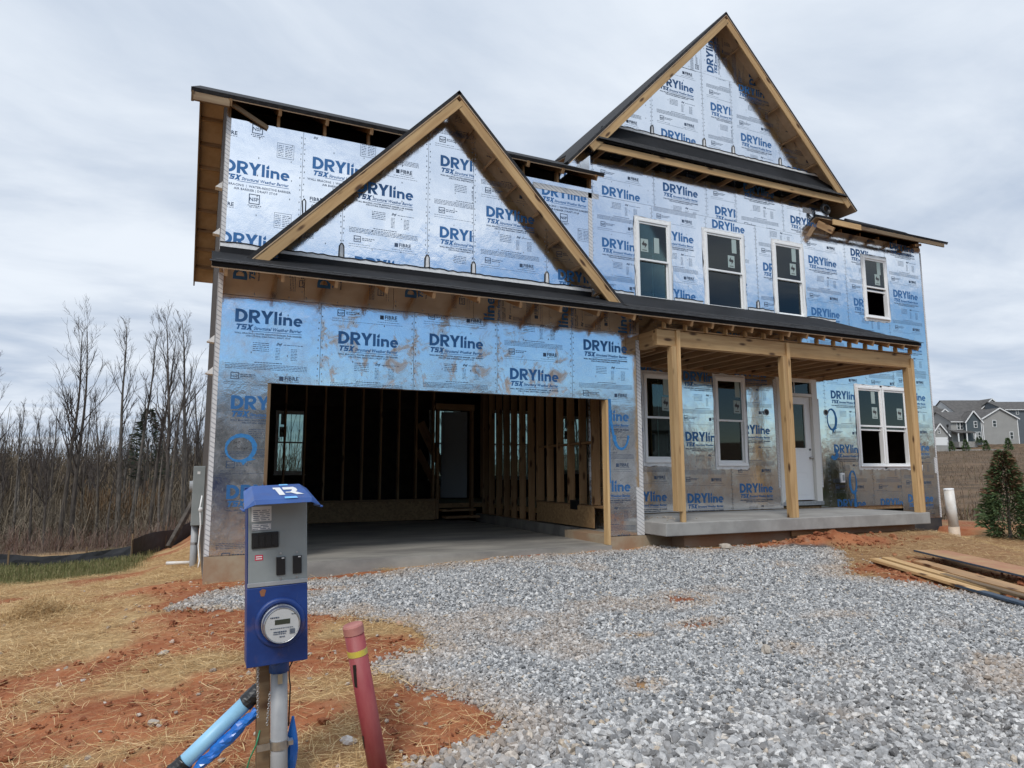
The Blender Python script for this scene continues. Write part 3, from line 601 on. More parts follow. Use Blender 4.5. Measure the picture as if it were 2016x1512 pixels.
def brand(p_, z0=0.0):
    for q in logo_polys(): p_.poly([(a, b + z0) for a, b in q])
    h_, x_ = 0.070, 0.0
    def sh(q): return [(a + 0.30 * b, z0 - 0.090 + b) for a, b in q]
    for q in (rect(0, h_ * .74, .066, h_), rect(.023, 0, .043, h_ * .74)): p_.poly(sh(q))                                    # T
    sx_ = .070; w_, t_ = .052, .017
    for q in (rect(sx_, h_ - t_, sx_ + w_, h_), rect(sx_, h_ * .5, sx_ + .018, h_ - t_), rect(sx_, h_ * .5 - t_ / 2, sx_ + w_, h_ * .5 + t_ / 2), rect(sx_ + w_ - .018, t_, sx_ + w_, h_ * .5), rect(sx_, 0, sx_ + w_, t_)): p_.poly(sh(q))    # S
    xx_ = .128
    for q in ([(xx_, 0), (xx_ + .024, 0), (xx_ + .066, h_), (xx_ + .042, h_)], [(xx_ + .042, 0), (xx_ + .066, 0), (xx_ + .024, h_), (xx_, h_)]): p_.poly(sh(q))   # X
    p_.text('Structural Weather Barrier', 0.215, z0 - 0.082, 0.567, bold=0.022, shear=0.28, sy=1.15)
    p_.poly(rect(0.16, z0 - 0.104, 0.785, z0 - 0.098))
def tile_logo():
    p_ = Print(); brand(p_); return p_.mesh('printed_logo')
def tile_a():
    p_ = Print()
    p_.text('WALL BRACING | WATER-RESISTIVE BARRIER | AIR BARRIER', 0.0, -0.142, 0.785, bold=0.02, mat=1)
    p_.text('STRUCTURAL SHEATHING | DRAFT STOP', 0.13, -0.172, 0.52, bold=0.02, mat=1)
    for i in range(5): p_.words(0.215, 0.40, -0.245 - i * 0.024, 0.007, seed=i)
    p_.text('DrJ', 0.485, -0.255, 0.07, bold=0.05, shear=0.4, mat=1); p_.words(0.57, 0.80, -0.25, 0.007, seed=9)
    for i in range(8): p_.words(0.48, 0.53, -0.30 - i * 0.019, 0.006, seed=i + 20); p_.words(0.66, 0.735, -0.30 - i * 0.019, 0.006, seed=i + 40)
    p_.words(0.24, 0.56, -0.487, 0.009, seed=3)
    for i in range(4): p_.words(-0.085, 0.86, -0.512 - i * 0.019, 0.0065, seed=i + 60)
    p_.frame(-0.02, -0.70, 0.075, -0.615, 0.009); p_.text('NSP', -0.014, -0.678, 0.08, bold=0.015, mat=1)
    p_.words(0.09, 0.26, -0.645, 0.010, seed=70); p_.words(0.09, 0.22, -0.668, 0.010, seed=71)
    p_.poly(rect(0.535, -0.695, 0.585, -0.64), 1); p_.text('FIBRE', 0.60, -0.686, 0.165, bold=0.02, mat=1); p_.words(0.60, 0.77, -0.706, 0.006, seed=72)
    p_.words(-0.085, 0.20, -0.735, 0.005, seed=73); p_.words(0.50, 0.80, -0.735, 0.005, seed=74); p_.words(-0.085, 0.84, -0.765, 0.004, seed=75)
    return p_.mesh('small_print')
def tile_b():
    p_ = Print()
    p_.text('WALL BRACING  |  WATER-RESISTIVE BARRIER', -0.06, -0.165, 0.87, bold=0.01, mat=1)
    p_.text('AIR BARRIER | DRAFT STOP', 0.13, -0.215, 0.52, bold=0.01, mat=1)
    p_.frame(0.31, -0.375, 0.44, -0.245, 0.010); p_.text('NSP', 0.318, -0.335, 0.11, bold=0.015, mat=1); p_.words(0.30, 0.46, -0.40, 0.010, seed=1); p_.words(0.32, 0.44, -0.42, 0.008, seed=2)
    p_.text('FIBRE', -0.02, -0.44, 0.16, bold=0.02, mat=1); p_.words(-0.02, 0.14, -0.462, 0.006, seed=3); p_.text('DrJ', 0.0, -0.52, 0.06, bold=0.04, shear=0.4, mat=1)
    p_.frame(0.62, -0.64, 0.83, -0.44, 0.004)
    for i in range(7): p_.words(0.635, 0.70, -0.475 - i * 0.023, 0.007, seed=i + 10); p_.words(0.72, 0.815, -0.475 - i * 0.023, 0.007, seed=i + 30)
    return p_.mesh('small_print')
LOGO = tile_logo(); TILE = {'a': tile_a(), 'b': tile_b(), 'L': LOGO}
EXT = {k: (min(v.co.x for v in m.vertices), max(v.co.x for v in m.vertices), min(v.co.z for v in m.vertices), max(v.co.z for v in m.vertices)) for k, m in TILE.items()}

def clip_bm(bm, poly, holes, y):
    n = len(poly)
    for i in range(n):
        a, b = poly[i], poly[(i + 1) % n]; no = Vector((b[1] - a[1], 0, -(b[0] - a[0]))).normalized()
        bmesh.ops.bisect_plane(bm, geom=bm.verts[:] + bm.edges[:] + bm.faces[:], plane_co=(a[0], y, a[1]), plane_no=no, clear_outer=True, dist=1e-5)
    for (x0, x1, z0, z1) in holes:
        for co, no in (((x0, y, 0), (1, 0, 0)), ((x1, y, 0), (1, 0, 0)), ((0, y, z0), (0, 0, 1)), ((0, y, z1), (0, 0, 1))):
            bmesh.ops.bisect_plane(bm, geom=bm.verts[:] + bm.edges[:] + bm.faces[:], plane_co=co, plane_no=no, dist=1e-5)
        dead = [f_ for f_ in bm.faces if x0 < f_.calc_center_median().x < x1 and z0 < f_.calc_center_median().z < z1]
        bmesh.ops.delete(bm, geom=dead, context='FACES')
def inset(poly, d):
    cx = sum(a for a, _ in poly) / len(poly); n = len(poly); lines = []
    for i in range(n):
        a, b = poly[i], poly[(i + 1) % n]; L = math.hypot(b[0] - a[0], b[1] - a[1]); nx_, nz_ = (b[1] - a[1]) / L, -(b[0] - a[0]) / L
        lines.append((nx_, nz_, nx_ * a[0] + nz_ * a[1] - d))
    out = []
    for i in range(n):
        a, b = lines[i - 1], lines[i]; det = a[0] * b[1] - a[1] * b[0]
        if abs(det) < 1e-9: continue
        out.append(((a[2] * b[1] - b[2] * a[1]) / det, (a[0] * b[2] - b[0] * a[2]) / det))
    return out
def clip_poly(poly, a, b):          # keep the left of a->b  (2-d convex)
    out = []; n = len(poly)
    def side(p_): return (b[0] - a[0]) * (p_[1] - a[1]) - (b[1] - a[1]) * (p_[0] - a[0])
    for i in range(n):
        p_, q = poly[i], poly[(i + 1) % n]; sp, sq = side(p_), side(q)
        if sp >= 0: out.append(p_)
        if sp * sq < 0: t_ = sp / (sp - sq); out.append((p_[0] + (q[0] - p_[0]) * t_, p_[1] + (q[1] - p_[1]) * t_))
    return out
N_PANEL = [0]
M['nail'] = pm('nail_dimples', (0.13, 0.15, 0.17), (0.42, 0.45, 0.48), scale=30, rough=0.4, metal=0.6)
def panel(poly, y, mat, prints=(), holes=(), gap=0.0022, tilt=0.0022):
    """prints: (tile, x, z_first, pitch, scale, rot)"""
    if len(poly) < 3: return
    pin = inset(poly, gap); bm = bmesh.new()
    xs = [a for a, _ in poly]; zs = [b for _, b in poly]
    holes = [h for h in holes if h[0] < max(xs) and h[1] > min(xs) and h[2] < max(zs) and h[3] > min(zs)]
    vs = [bm.verts.new((a, 0, b)) for a, b in pin]; bm.faces.new(vs)
    clip_bm(bm, pin, holes, 0)
    if not bm.faces: bm.free(); return
    bmesh.ops.recalc_face_normals(bm, faces=bm.faces)
    for f_ in bm.faces:
        if f_.normal.y > 0: f_.normal_flip()
    ext = bmesh.ops.extrude_face_region(bm, geom=bm.faces[:]); bmesh.ops.translate(bm, vec=(0, 0.014, 0), verts=[e for e in ext['geom'] if isinstance(e, bmesh.types.BMVert)])
    bmesh.ops.recalc_face_normals(bm, faces=bm.faces)
    cx, cz = sum(xs) / len(xs), sum(zs) / len(zs); bmesh.ops.translate(bm, vec=(-cx, 0, -cz), verts=bm.verts)
    for f_ in bm.faces: f_.material_index = 1 if f_.normal.y > 0.5 else 0
    me = bpy.data.meshes.new('sheathing_panel'); bm.to_mesh(me); bm.free()
    o = link('sheathing_panel', me, mat, house); me.materials.append(M['dark']); o.location = (cx, y, cz)
    o.rotation_euler = (random.uniform(-tilt, tilt), 0, random.uniform(-tilt, tilt)); N_PANEL[0] += 1
    # nail heads along the edges and studs
    nb_ = MB(); x0_, x1_, z0_, z1_ = min(xs), max(xs), min(zs), max(zs)
    def okp(a, b): return all((pin[(i + 1) % len(pin)][0] - pin[i][0]) * (b - pin[i][1]) - (pin[(i + 1) % len(pin)][1] - pin[i][1]) * (a - pin[i][0]) >= 0.01 for i in range(len(pin))) and not any(h[0] - .02 < a < h[1] + .02 and h[2] - .02 < b < h[3] + .02 for h in holes)
    for xx in [x0_ + .022, x1_ - .022] + list(np.arange(x0_ + .41, x1_ - .1, .41)):
        zz_ = z0_ + .05; st_ = 0.085 if xx < x0_ + .1 or xx > x1_ - .1 else 0.26
        while zz_ < z1_ - .02:
            a, b = xx + random.uniform(-.008, .008), zz_ + random.uniform(-.02, .02)
            if okp(a, b): nb_.add([(a - .006 - cx, -0.001, b - .011 - cz), (a + .006 - cx, -0.001, b - .011 - cz), (a + .006 - cx, -0.001, b + .011 - cz), (a - .006 - cx, -0.001, b + .011 - cz)], [(0, 1, 2, 3)])
            zz_ += st_
    if nb_.v: nb_.build('nail_heads', M['nail'], o)['kind'] = 'stuff'
    for (tl, x, z0, pitch, sc, rot) in [q for p_ in prints for q in (('L', *p_[1:]), p_)]:
        nm_ = 'printed_logo' if tl == 'L' else 'small_print'
        x0, x1, e0, e1 = EXT[tl]; k = -5
        for k in range(-6, 7):
            if rot == 0: ox, oz = x, z0 + k * pitch; bb = (ox + x0 * sc, ox + x1 * sc, oz + e0 * sc, oz + e1 * sc)
            elif rot == 90: ox, oz = x + k * pitch, z0; bb = (ox - e1 * sc, ox - e0 * sc, oz + x0 * sc, oz + x1 * sc)
            else: ox, oz = x, z0 + k * pitch; bb = (ox - x1 * sc, ox - x0 * sc, oz - e1 * sc, oz - e0 * sc)
            if bb[0] > max(xs) or bb[1] < min(xs) or bb[2] > max(zs) or bb[3] < min(zs): continue
            corners = [(bb[i], bb[2 + j]) for i in (0, 1) for j in (0, 1)]
            def inp(p_): return all((pin[(i + 1) % len(pin)][0] - pin[i][0]) * (p_[1] - pin[i][1]) - (pin[(i + 1) % len(pin)][1] - pin[i][1]) * (p_[0] - pin[i][0]) >= 0 for i in range(len(pin)))
            full = all(inp(c_) for c_ in corners) and not any(h[0] < bb[1] and h[1] > bb[0] and h[2] < bb[3] and h[3] > bb[2] for h in holes)
            mx = Matrix.Translation((ox - cx, -0.0016, oz - cz)) @ Matrix.Rotation(R(-rot), 4, 'Y') @ Matrix.Scale(sc, 4)
            if full:
                q = link(nm_, TILE[tl], None, o); q.matrix_basis = mx; q['kind'] = 'stuff'
            else:
                b2 = bmesh.new(); b2.from_mesh(TILE[tl]); b2.transform(Matrix.Translation((cx, 0, cz)) @ mx)
                clip_bm(b2, pin, holes, 0)
                if b2.faces:
                    b2.transform(Matrix.Translation((-cx, 0, -cz))); m2 = bpy.data.meshes.new(nm_); b2.to_mesh(m2); m2.materials.append(M['ink']); m2.materials.append(M['ink2'])
                    link(nm_, m2, None, o)['kind'] = 'stuff'
                b2.free()
    return o
def R4(x0, x1, z0, z1): return [(x0, z0), (x1, z0), (x1, z1), (x0, z1)]

# ---------------------------------------------------------------- garage front (plane y = 0)
ZT, ZH = 3.094, 2.038
door_open = [(0.61, 5.49, -1, ZH)]
g = 1.22
PA = 1.06
panel(R4(0, g, 0, ZT), G_Y, M['foil_dust'], [('a', 0.205, 2.765, PA, 1, 0)], door_open)
panel(R4(g, 2 * g, ZH, ZT), G_Y, M['foil_mud'], [('a', g + 0.22, 2.59, PA, 1, 0)])
panel(R4(2 * g, 3 * g, ZH, ZT), G_Y, M['foil_mud'], [('a', 2 * g + 0.22, 2.66, PA, 1, 0)])
panel(R4(3 * g, 4 * g, ZH, ZT), G_Y, M['foil_mud'], [('a', 3 * g + 0.20, 2.26, PA, 1, 0)])
panel(R4(4 * g, 5 * g, 0, ZT), G_Y, M['foil'], [('a', 4 * g + 0.20, 2.775, PA, 1, 0)], door_open)
for i, (a, b) in enumerate([(0, 1.0), (1.0, 2.15), (2.15, 3.3), (3.3, 4.5), (4.5, 5.55), (5.55, 6.1)]):
    panel(R4(a, b, ZT, 3.52), G_Y, M['foil'], [('a', a + 0.32, ZT - (0.45 if i > 2 else -0.20), 1.14, 1, 90)])
# ---------------------------------------------------------------- upper wall over the garage (plane U) with its gable
GA = (3.10, 6.44)              # apex of the gable wall under the roof
SL = 1.042
def gline(x): return GA[1] - SL * abs(x - GA[0])
UB, UT = 3.70, 5.52
Lp0, Lp1 = (GA[0] - 3.5, GA[1] - 3.5 * SL), GA
Rp1 = (GA[0] + 3.5, GA[1] - 3.5 * SL)
def under_gable(p_): return clip_poly(clip_poly(p_, Lp1, Lp0), Rp1, Lp1)
SU = 1.03
for a, b, pr in [(0.40, 1.51, [('a', 1.05, 4.62, PA * SU, SU, 180)]), (1.51, 2.72, [('a', 1.69, 4.81, PA * SU, SU, 0)]), (2.72, 3.43, [('a', 2.905, 5.42, PA * SU, SU, 0)]),
                 (3.43, 4.65, [('a', 3.635, 4.76, PA * SU, SU, 0)]), (4.65, 5.47, [('a', 4.85, 5.02, PA * SU, SU, 0)])]:
    panel(under_gable(R4(a, b, UB, 7.0)), U_Y, M['foil'], pr)
PB = 0.965
panel(R4(0.0, 0.96, UB, UT), U_Y, M['foil'], [('b', -0.01, 4.79, PB, SU, 0)])
panel(clip_poly(R4(0.96, 2.3, UB, UT), Lp0, Lp1), U_Y, M['foil'], [('b', 1.09, 5.03, PB, SU, 0)])
panel(clip_poly(R4(4.0, 5.49, UB, UT), Lp1, Rp1), U_Y, M['foil'], [('b', 4.58, 5.27, PB, SU, 0)])
# ---------------------------------------------------------------- main front wall (plane D): porch storey, upper storey, big gable
BA = (9.30, 10.28); SB = 1.050
WINS = [  # x0, x1, z0, z1, lower sash raised
    dict(x0=7.13, x1=7.90, z0=4.11, z1=5.68, up=0, st=[(0.20, 0.38), (0.62, 0.42)]), dict(x0=8.75, x1=9.74, z0=4.11, z1=5.70, up=0, st=[(0.70, 0.30), (0.80, 0.75)]),
    dict(x0=10.57, x1=11.39, z0=4.13, z1=5.73, up=0, st=[(0.68, 0.33), (0.74, 0.76)]), dict(x0=13.26, x1=14.02, z0=4.36, z1=5.77, up=0.78, st=[(0.62, 0.30), (0.72, 0.72)]),
    dict(x0=7.20, x1=7.87, z0=1.13, z1=2.74, up=0, st=[(0.78, 0.34), (0.80, 0.76)]), dict(x0=8.86, x1=9.59, z0=1.07, z1=2.78, up=0, st=[(0.78, 0.34), (0.82, 0.76)]),
    dict(x0=12.76, x1=13.55, z0=1.06, z1=2.78, up=0.80, st=[(0.74, 0.36), (0.70, 0.80)]), dict(x0=13.57, x1=14.36, z0=1.06, z1=2.78, up=0.80, st=[(0.74, 0.36)])]
DOOR = dict(x0=10.45, x1=11.57, z0=0.30, z1=2.86)
HD = [(w['x0'] + .03, w['x1'] - .03, w['z0'] + .03, w['z1'] - .03) for w in WINS] + [(DOOR['x0'] + .04, DOOR['x1'] - .04, DOOR['z0'] - .2, DOOR['z1'] - .03)]
SD = 1.077; PD = PA * SD
PORCH_Z = 0.205
low = [(6.02, 6.62, None), (6.62, 7.92, 0.42), (7.92, 9.19, 0.37), (9.19, 10.50, 0.54), (10.5, 11.81, None), (11.81, 13.12, 0.19), (13.12, 14.02, 0.18), (14.02, XE, 0.26)]
offs = {6.62: 6.81, 7.92: 8.12, 9.19: 9.38, 11.81: 12.0, 13.12: 13.31, 14.02: 14.21}
for a, b, z in low:
    zb = -0.10 if b > 14.1 else PORCH_Z + 0.01
    panel(R4(a, b, zb, 3.16), D_Y, M['foil'], [('a', offs[a], z, PD, SD, 0)] if z else [('a', a + 0.15, 1.6, PD, SD, 0)], HD)
upc = [(5.52, 6.18, 5.0, None), (6.18, 7.50, 5.02, 6.38), (7.50, 8.80, 5.37, 7.64), (8.80, 10.10, 5.77, 8.97), (10.10, 11.40, 5.05, 10.27), (11.40, 12.70, 5.38, 11.58), (12.70, 14.02, 5.72, 12.90), (14.02, XE, 4.92, 14.23)]
for a, b, z, x in upc:
    panel(R4(a, b, 3.16, 5.98 if b < 11.5 else 6.22), D_Y, M['foil'], [('a', x if x else a - .2, z, PD, SD, 0)], HD)
B0, B1 = (BA[0] - 5, BA[1] - 5 * SB), (BA[0] + 5, BA[1] - 5 * SB)
def under_big(p_): return clip_poly(clip_poly(p_, BA, B0), B1, BA)
for a, b, x, z, z1_, t in [(5.52, 6.2, 5.6, 6.2, 9.2, 'a'), (6.2, 7.57, 6.40, 8.3, 9.2, 'a'), (7.57, 8.85, 7.79, 6.33, 9.05, 'a'), (8.85, 9.61, 9.06, 6.07, 9.05, 'a'), (9.61, 10.91, 9.84, 6.68, 9.05, 'a'), (10.91, 11.40, 11.12, 6.20, 9.05, 'a'), (11.40, 12.3, 11.12, 6.20, 9.05, 'a')]:
    panel(under_big(R4(a, b, 5.98 if b < 11.5 else 6.22, 6.9)), D_Y, M['foil'], [(t, x, z, PD, SD, 0)])
    panel(under_big(R4(a, b, 6.9, z1_)), D_Y, M['foil'], [(t, x, z + (0.0), PD * 0.97, SD, 0)])
panel(under_big(R4(7.9, 10.9, 9.05, 10.4)), D_Y, M['foil'], [('a', 9.18, 9.12, PD, SD, 90)])

# ---------------------------------------------------------------- the other walls: side, rear and right, with openings at the back
def wall_x(x, y0, y1, z0, z1, mat, holes=(), out=-1, step=1.22, top=None):
    y = y0
    while y < y1 - 0.05:
        ye = min(y + step, y1); bm = bmesh.new()
        ztop = lambda v: z1 if top is None else top(v)
        pts = [(y, z0), (ye, z0), (ye, ztop(ye)), (y, ztop(y))]
        vs = [bm.verts.new((a, 0, b)) for a, b in pts]; bm.faces.new(vs)
        clip_bm(bm, pts, [h for h in holes if h[0] < ye and h[1] > y], 0)
        if bm.faces:
            e = bmesh.ops.extrude_face_region(bm, geom=bm.faces[:]); bmesh.ops.translate(bm, vec=(0, 0.014, 0), verts=[q for q in e['geom'] if isinstance(q, bmesh.types.BMVert)])
            bmesh.ops.recalc_face_normals(bm, faces=bm.faces)
            me = bpy.data.meshes.new('sheathing_panel')
            bm.transform(Matrix(((0, -out, 0, x), (1, 0, 0, 0), (0, 0, 1, 0), (0, 0, 0, 1)))); bmesh.ops.recalc_face_normals(bm, faces=bm.faces); bm.normal_update()
            for f_ in bm.faces: f_.material_index = 1 if f_.normal.x * out < -0.5 else 0
            bm.to_mesh(me); link('sheathing_panel', me, mat, house); me.materials.append(M['dark'])
        bm.free(); y = ye
RZ = lambda y: (5.66 + 0.55 * (y - 0.05)) if y < 4.62 else (5.66 + 0.55 * 4.57 - 0.55 * (y - 4.62))       # underside of the main roof
wall_x(0.0, 0.004, 0.345, 0, 3.50, M['foil_side'])
wall_x(0.0, 0.354, 9.0, -0.30, 3.4, M['foil_side'], top=lambda y: RZ(y) - 0.03, step=0.8)
wall_x(XE, D_Y + 0.016, 9.0, -0.10, 6.2, M['foil_side'], out=1, top=lambda y: RZ(y) - 0.03)
REAR = [(1.60, 2.33, 0.90, 2.48), (5.55, 6.45, 0.75, 2.7), (7.35, 8.6, 0.75, 2.7), (9.6, 10.6, 0.9, 2.6)]
for a in np.arange(0, 15.25, 1.275):
    bm = bmesh.new(); pts = [(a, -0.3), (min(a + 1.275, XE), -0.3), (min(a + 1.275, XE), 5.65), (a, 5.65)]
    bm.faces.new([bm.verts.new((p_, 9.0, q)) for p_, q in pts]); clip_bm(bm, pts, REAR, 9.0)
    if bm.faces:
        e = bmesh.ops.extrude_face_region(bm, geom=bm.faces[:]); bmesh.ops.translate(bm, vec=(0, 0.014, 0), verts=[q for q in e['geom'] if isinstance(q, bmesh.types.BMVert)])
        bmesh.ops.recalc_face_normals(bm, faces=bm.faces); me = bpy.data.meshes.new('sheathing_panel')
        for f_ in bm.faces: f_.material_index = 1 if f_.normal.y < -0.5 else 0
        bm.to_mesh(me); link('sheathing_panel', me, M['foil_side'], house); me.materials.append(M['dark'])
    bm.free()
# inner returns and floors that close the rooms
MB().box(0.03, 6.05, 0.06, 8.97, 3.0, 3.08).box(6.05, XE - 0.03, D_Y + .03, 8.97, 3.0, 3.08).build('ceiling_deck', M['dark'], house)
MB().box(6.05, XE - 0.03, D_Y + 0.03, 8.97, 0.14, 0.24).build('floor_deck', M['osb'], house)
MB().box(0.03, 6.05, 6.26, 8.97, 0.14, 0.24).build('floor_deck', M['osb'], house)
MB().box(5.47, 5.485, U_Y + 0.02, 4.0, 3.1, 6.1).build('return_wall', M['foil_side'], house)
MB().box(6.08, 6.094, 0.016, D_Y - 0.002, 0.0, 3.3).build('return_wall', M['foil_side'], house)
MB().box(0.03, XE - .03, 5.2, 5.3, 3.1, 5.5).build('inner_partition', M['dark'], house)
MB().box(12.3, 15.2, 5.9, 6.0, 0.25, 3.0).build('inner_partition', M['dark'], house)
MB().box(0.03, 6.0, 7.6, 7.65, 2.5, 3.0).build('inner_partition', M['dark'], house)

# ---------------------------------------------------------------- foundation, slabs
MB().box(0.002, 0.605, -0.004, 0.25, -0.75, -0.004).box(0.002, 0.2, 0.25, 9.0, -0.9, -0.31).build('foundation', M['found'], house)
MB().box(0.605, 5.495, -0.03, 6.9, -0.8, -0.125).build('garage_slab', M['conc_floor'], house)
MB().box(5.495, 6.6, -0.004, 1.4, -0.75, -0.006).build('foundation', M['found'], house)
MB().box(6.605, 11.85, -0.30, 1.4, -0.75, 0.012).build('foundation', M['found_red'], house)
MB().box(11.86, XE - 0.004, D_Y + 0.004, D_Y + 0.2, -0.9, -0.102).box(XE - 0.2, XE - 0.004, D_Y + 0.2, 8.9, -0.9, -0.102).build('foundation', pm('black_dampproofing', (0.02, 0.021, 0.024), (0.05, 0.045, 0.04), scale=3, rough=0.8), house)
MB().poly_y([(6.10, 0.015), (11.97, 0.005), (11.97, PORCH_Z), (6.10, PORCH_Z)], -0.53, D_Y - 0.004).build('porch_slab', M['conc'], house, bevel=0.012)
board('form_board', (8.75, -0.34, -0.055), (9.75, -0.34, -0.045), 0.03, 0.10, M['stud'], house)

# ---------------------------------------------------------------- windows and door
def window(w, y, parent=house, grid=True, tape=True):
    x0, x1, z0, z1 = w['x0'], w['x1'], w['z0'], w['z1']; t = 0.052; m = MB()
    for (a, b, c_, d) in ((x0, x1, z0, z0 + t), (x0, x1, z1 - t, z1), (x0, x0 + t, z0 + t, z1 - t), (x1 - t, x1, z0 + t, z1 - t)): m.box(a, b, y - 0.030, y + 0.07, c_, d)
    m.box(x0 - 0.012, x1 + 0.012, y - 0.045, y + 0.02, z0 - 0.02, z0 + 0.012)
    wo_ = m.build('window', M['white'], parent, bevel=0.006)
    if tape:
        rr = random.Random(int(x0 * 100)); pts = []
        def edge(ax, az, bx, bz, n, nx_, nz_, d):
            for i in range(n):
                f_ = i / n; q = d + rr.uniform(-0.012, 0.016); pts.append((ax + (bx - ax) * f_ + nx_ * q, az + (bz - az) * f_ + nz_ * q))
        d = 0.045
        edge(x0 - d, z0 - d, x1 + d, z0 - d, 16, 0, -1, 0.035); edge(x1 + d, z0 - d, x1 + d, z1 + d, 14, 1, 0, 0.0); edge(x1 + d, z1 + d, x0 - d, z1 + d, 12, 0, 1, 0.0); edge(x0 - d, z1 + d, x0 - d, z0 - d, 14, -1, 0, 0.0)
        inn = [(x0 + .01, z0 + .01), (x1 - .01, z0 + .01), (x1 - .01, z1 - .01), (x0 + .01, z1 - .01)]
        bm = bmesh.new(); vs = [bm.verts.new((a, y - 0.007, b)) for a, b in pts]; f_ = bm.faces.new(vs); bmesh.ops.triangulate(bm, faces=[f_])
        clip_bm(bm, R4(x0 - .3, x1 + .3, z0 - .3, z1 + .3), [(x0 + .02, x1 - .02, z0 + .02, z1 - .02)], y - 0.007)
        e = bmesh.ops.extrude_face_region(bm, geom=bm.faces[:]); bmesh.ops.translate(bm, vec=(0, 0.004, 0), verts=[q for q in e['geom'] if isinstance(q, bmesh.types.BMVert)]); bmesh.ops.recalc_face_normals(bm, faces=bm.faces)
        me = bpy.data.meshes.new('flashing_tape'); bm.to_mesh(me); bm.free(); link('flashing_tape', me, M['white_tape'], wo_)
    a0, a1 = x0 + t, x1 - t; zm = (z0 + z1) / 2; s = 0.038
    def sash(za, zb, yy, nm='sash'):
        q = MB()
        for (a, b, c_, d) in ((a0, a1, za, za + s), (a0, a1, zb - s, zb), (a0, a0 + s * .6, za + s, zb - s), (a1 - s * .6, a1, za + s, zb - s)): q.box(a, b, yy, yy + 0.03, c_, d)
        q.build(nm, M['white'], wo_, bevel=0.004)
        MB().box(a0 + s * .6, a1 - s * .6, yy + 0.012, yy + 0.017, za + s, zb - s).build('pane', M['glass'], wo_)
        if grid: MB().box((a0 + a1) / 2 - 0.007, (a0 + a1) / 2 + 0.007, yy + 0.018, yy + 0.024, za + s, zb - s).build('muntin', M['white'], wo_)
    sash(zm - 0.02, z1 - t, y - 0.012)
    if w.get('up', 0): sash(zm - 0.10, z1 - t - 0.02, y + 0.024)          # lower sash pushed up, opening below it
    else: sash(z0 + t, zm + 0.02, y + 0.024)
    for k, (fx, fz) in enumerate(w.get('st', [])):
        sx = a0 + (a1 - a0) * fx; zc = zm + (z1 - t - zm) * fz; yy = y - 0.004
        sw, sh = (0.085, 0.125) if k == 0 else (0.06, 0.15)
        st = MB().box(sx - sw, sx + sw, yy + 0.0025, yy + 0.0035, zc - sh, zc + sh).build('sticker', M['sticker'], wo_)
        if k == 0:
            q = MB(); dd = 0.062
            for pts in ([(0, dd * 1.35), (-dd, 0), (-dd * .45, -dd * .55), (dd * .25, dd * .25), (-.01, dd * .6)], [(0, -dd * 1.35), (dd, 0), (dd * .45, dd * .55), (-dd * .25, -dd * .25), (.01, -dd * .6)]):
                q.poly_y([(sx + a, zc + .02 + b) for a, b in pts], yy + 0.0015, yy + 0.0022)
            q.box(sx - 0.05, sx + 0.05, yy + 0.0015, yy + 0.0022, zc - 0.10, zc - 0.085); q.build('sticker_emblem', M['sticker_ink'], wo_)
    return wo_
for w in WINS: window(w, D_Y)
for (a, b, c_, d) in REAR[:1] + REAR[3:]:
    window(dict(x0=a, x1=b, z0=c_, z1=d, st=[(0.2, 0.35), (0.2, 0.8)]), 9.0, tape=False)
for w_ in REAR[1:3]:
    window(dict(x0=w_[0], x1=w_[1], z0=w_[2], z1=w_[3]), 9.0, tape=False)
# front door with transom
dx0, dx1, dz0, dz1 = DOOR['x0'], DOOR['x1'], DOOR['z0'], DOOR['z1']; y = D_Y
m = MB(); t = 0.085
m.box(dx0, dx0 + t, y - 0.02, y + 0.12, dz0, dz1).box(dx1 - t - .07, dx1, y - 0.02, y + 0.12, dz0, dz1).box(dx0 + t, dx1 - t - .07, y - 0.02, y + 0.12, dz1 - t, dz1).box(dx0 + t, dx1 - t - .07, y - 0.018, y + 0.12, 2.48, 2.54)
door = m.build('door', M['trim'], house, bevel=0.006)
a0, a1 = dx0 + t, dx1 - t - .07
MB().box(a0, a1, y + 0.03, y + 0.036, 2.54, dz1 - t).build('transom_pane', M['glass'], door)
MB().box((a0 + a1) / 2 - .008, (a0 + a1) / 2 + .008, y + 0.02, y + 0.028, 2.54, dz1 - t).build('muntin', M['white'], door)
m = MB(); zb, zt = 0.37, 2.475; gx0, gx1, gz0, gz1 = a0 + 0.17, a1 - 0.17, 1.42, 2.32; yd = y + 0.05
m.box(a0 + .004, gx0, yd, yd + .045, zb, zt).box(gx1, a1 - .004, yd, yd + .045, zb, zt).box(gx0, gx1, yd, yd + .045, zb, gz0).box(gx0, gx1, yd, yd + .045, gz1, zt)
leaf = m.build('door_leaf', M['door'], door, bevel=0.004)
for q in ((gx0 - .03, gx1 + .03, gz0 - .03, gz0), (gx0 - .03, gx1 + .03, gz1, gz1 + .03), (gx0 - .03, gx0, gz0, gz1), (gx1, gx1 + .03, gz0, gz1)):
    MB().box(q[0], q[1], yd - .010, yd, q[2], q[3]).build('glazing_bead', M['door'], door, bevel=0.004)
MB().box(gx0, gx1, yd + .02, yd + .026, gz0, gz1).build('pane', M['glass'], door)
for pz0, pz1 in ((0.48, 0.80), (0.92, 1.28)):
    MB().box(gx0 - .02, gx1 + .02, yd - .006, yd, pz0, pz1).build('raised_panel', M['door'], door, bevel=0.006)
MB().box(gx0 + .10, gx0 + .19, yd - .001, yd + .001, 1.62, 2.02).build('notice_paper', M['label'], door)
def disc(cx, cz, r, y0, y1, k=14): return [(cx + r * math.cos(2 * math.pi * i / k), cz + r * math.sin(2 * math.pi * i / k)) for i in range(k)]
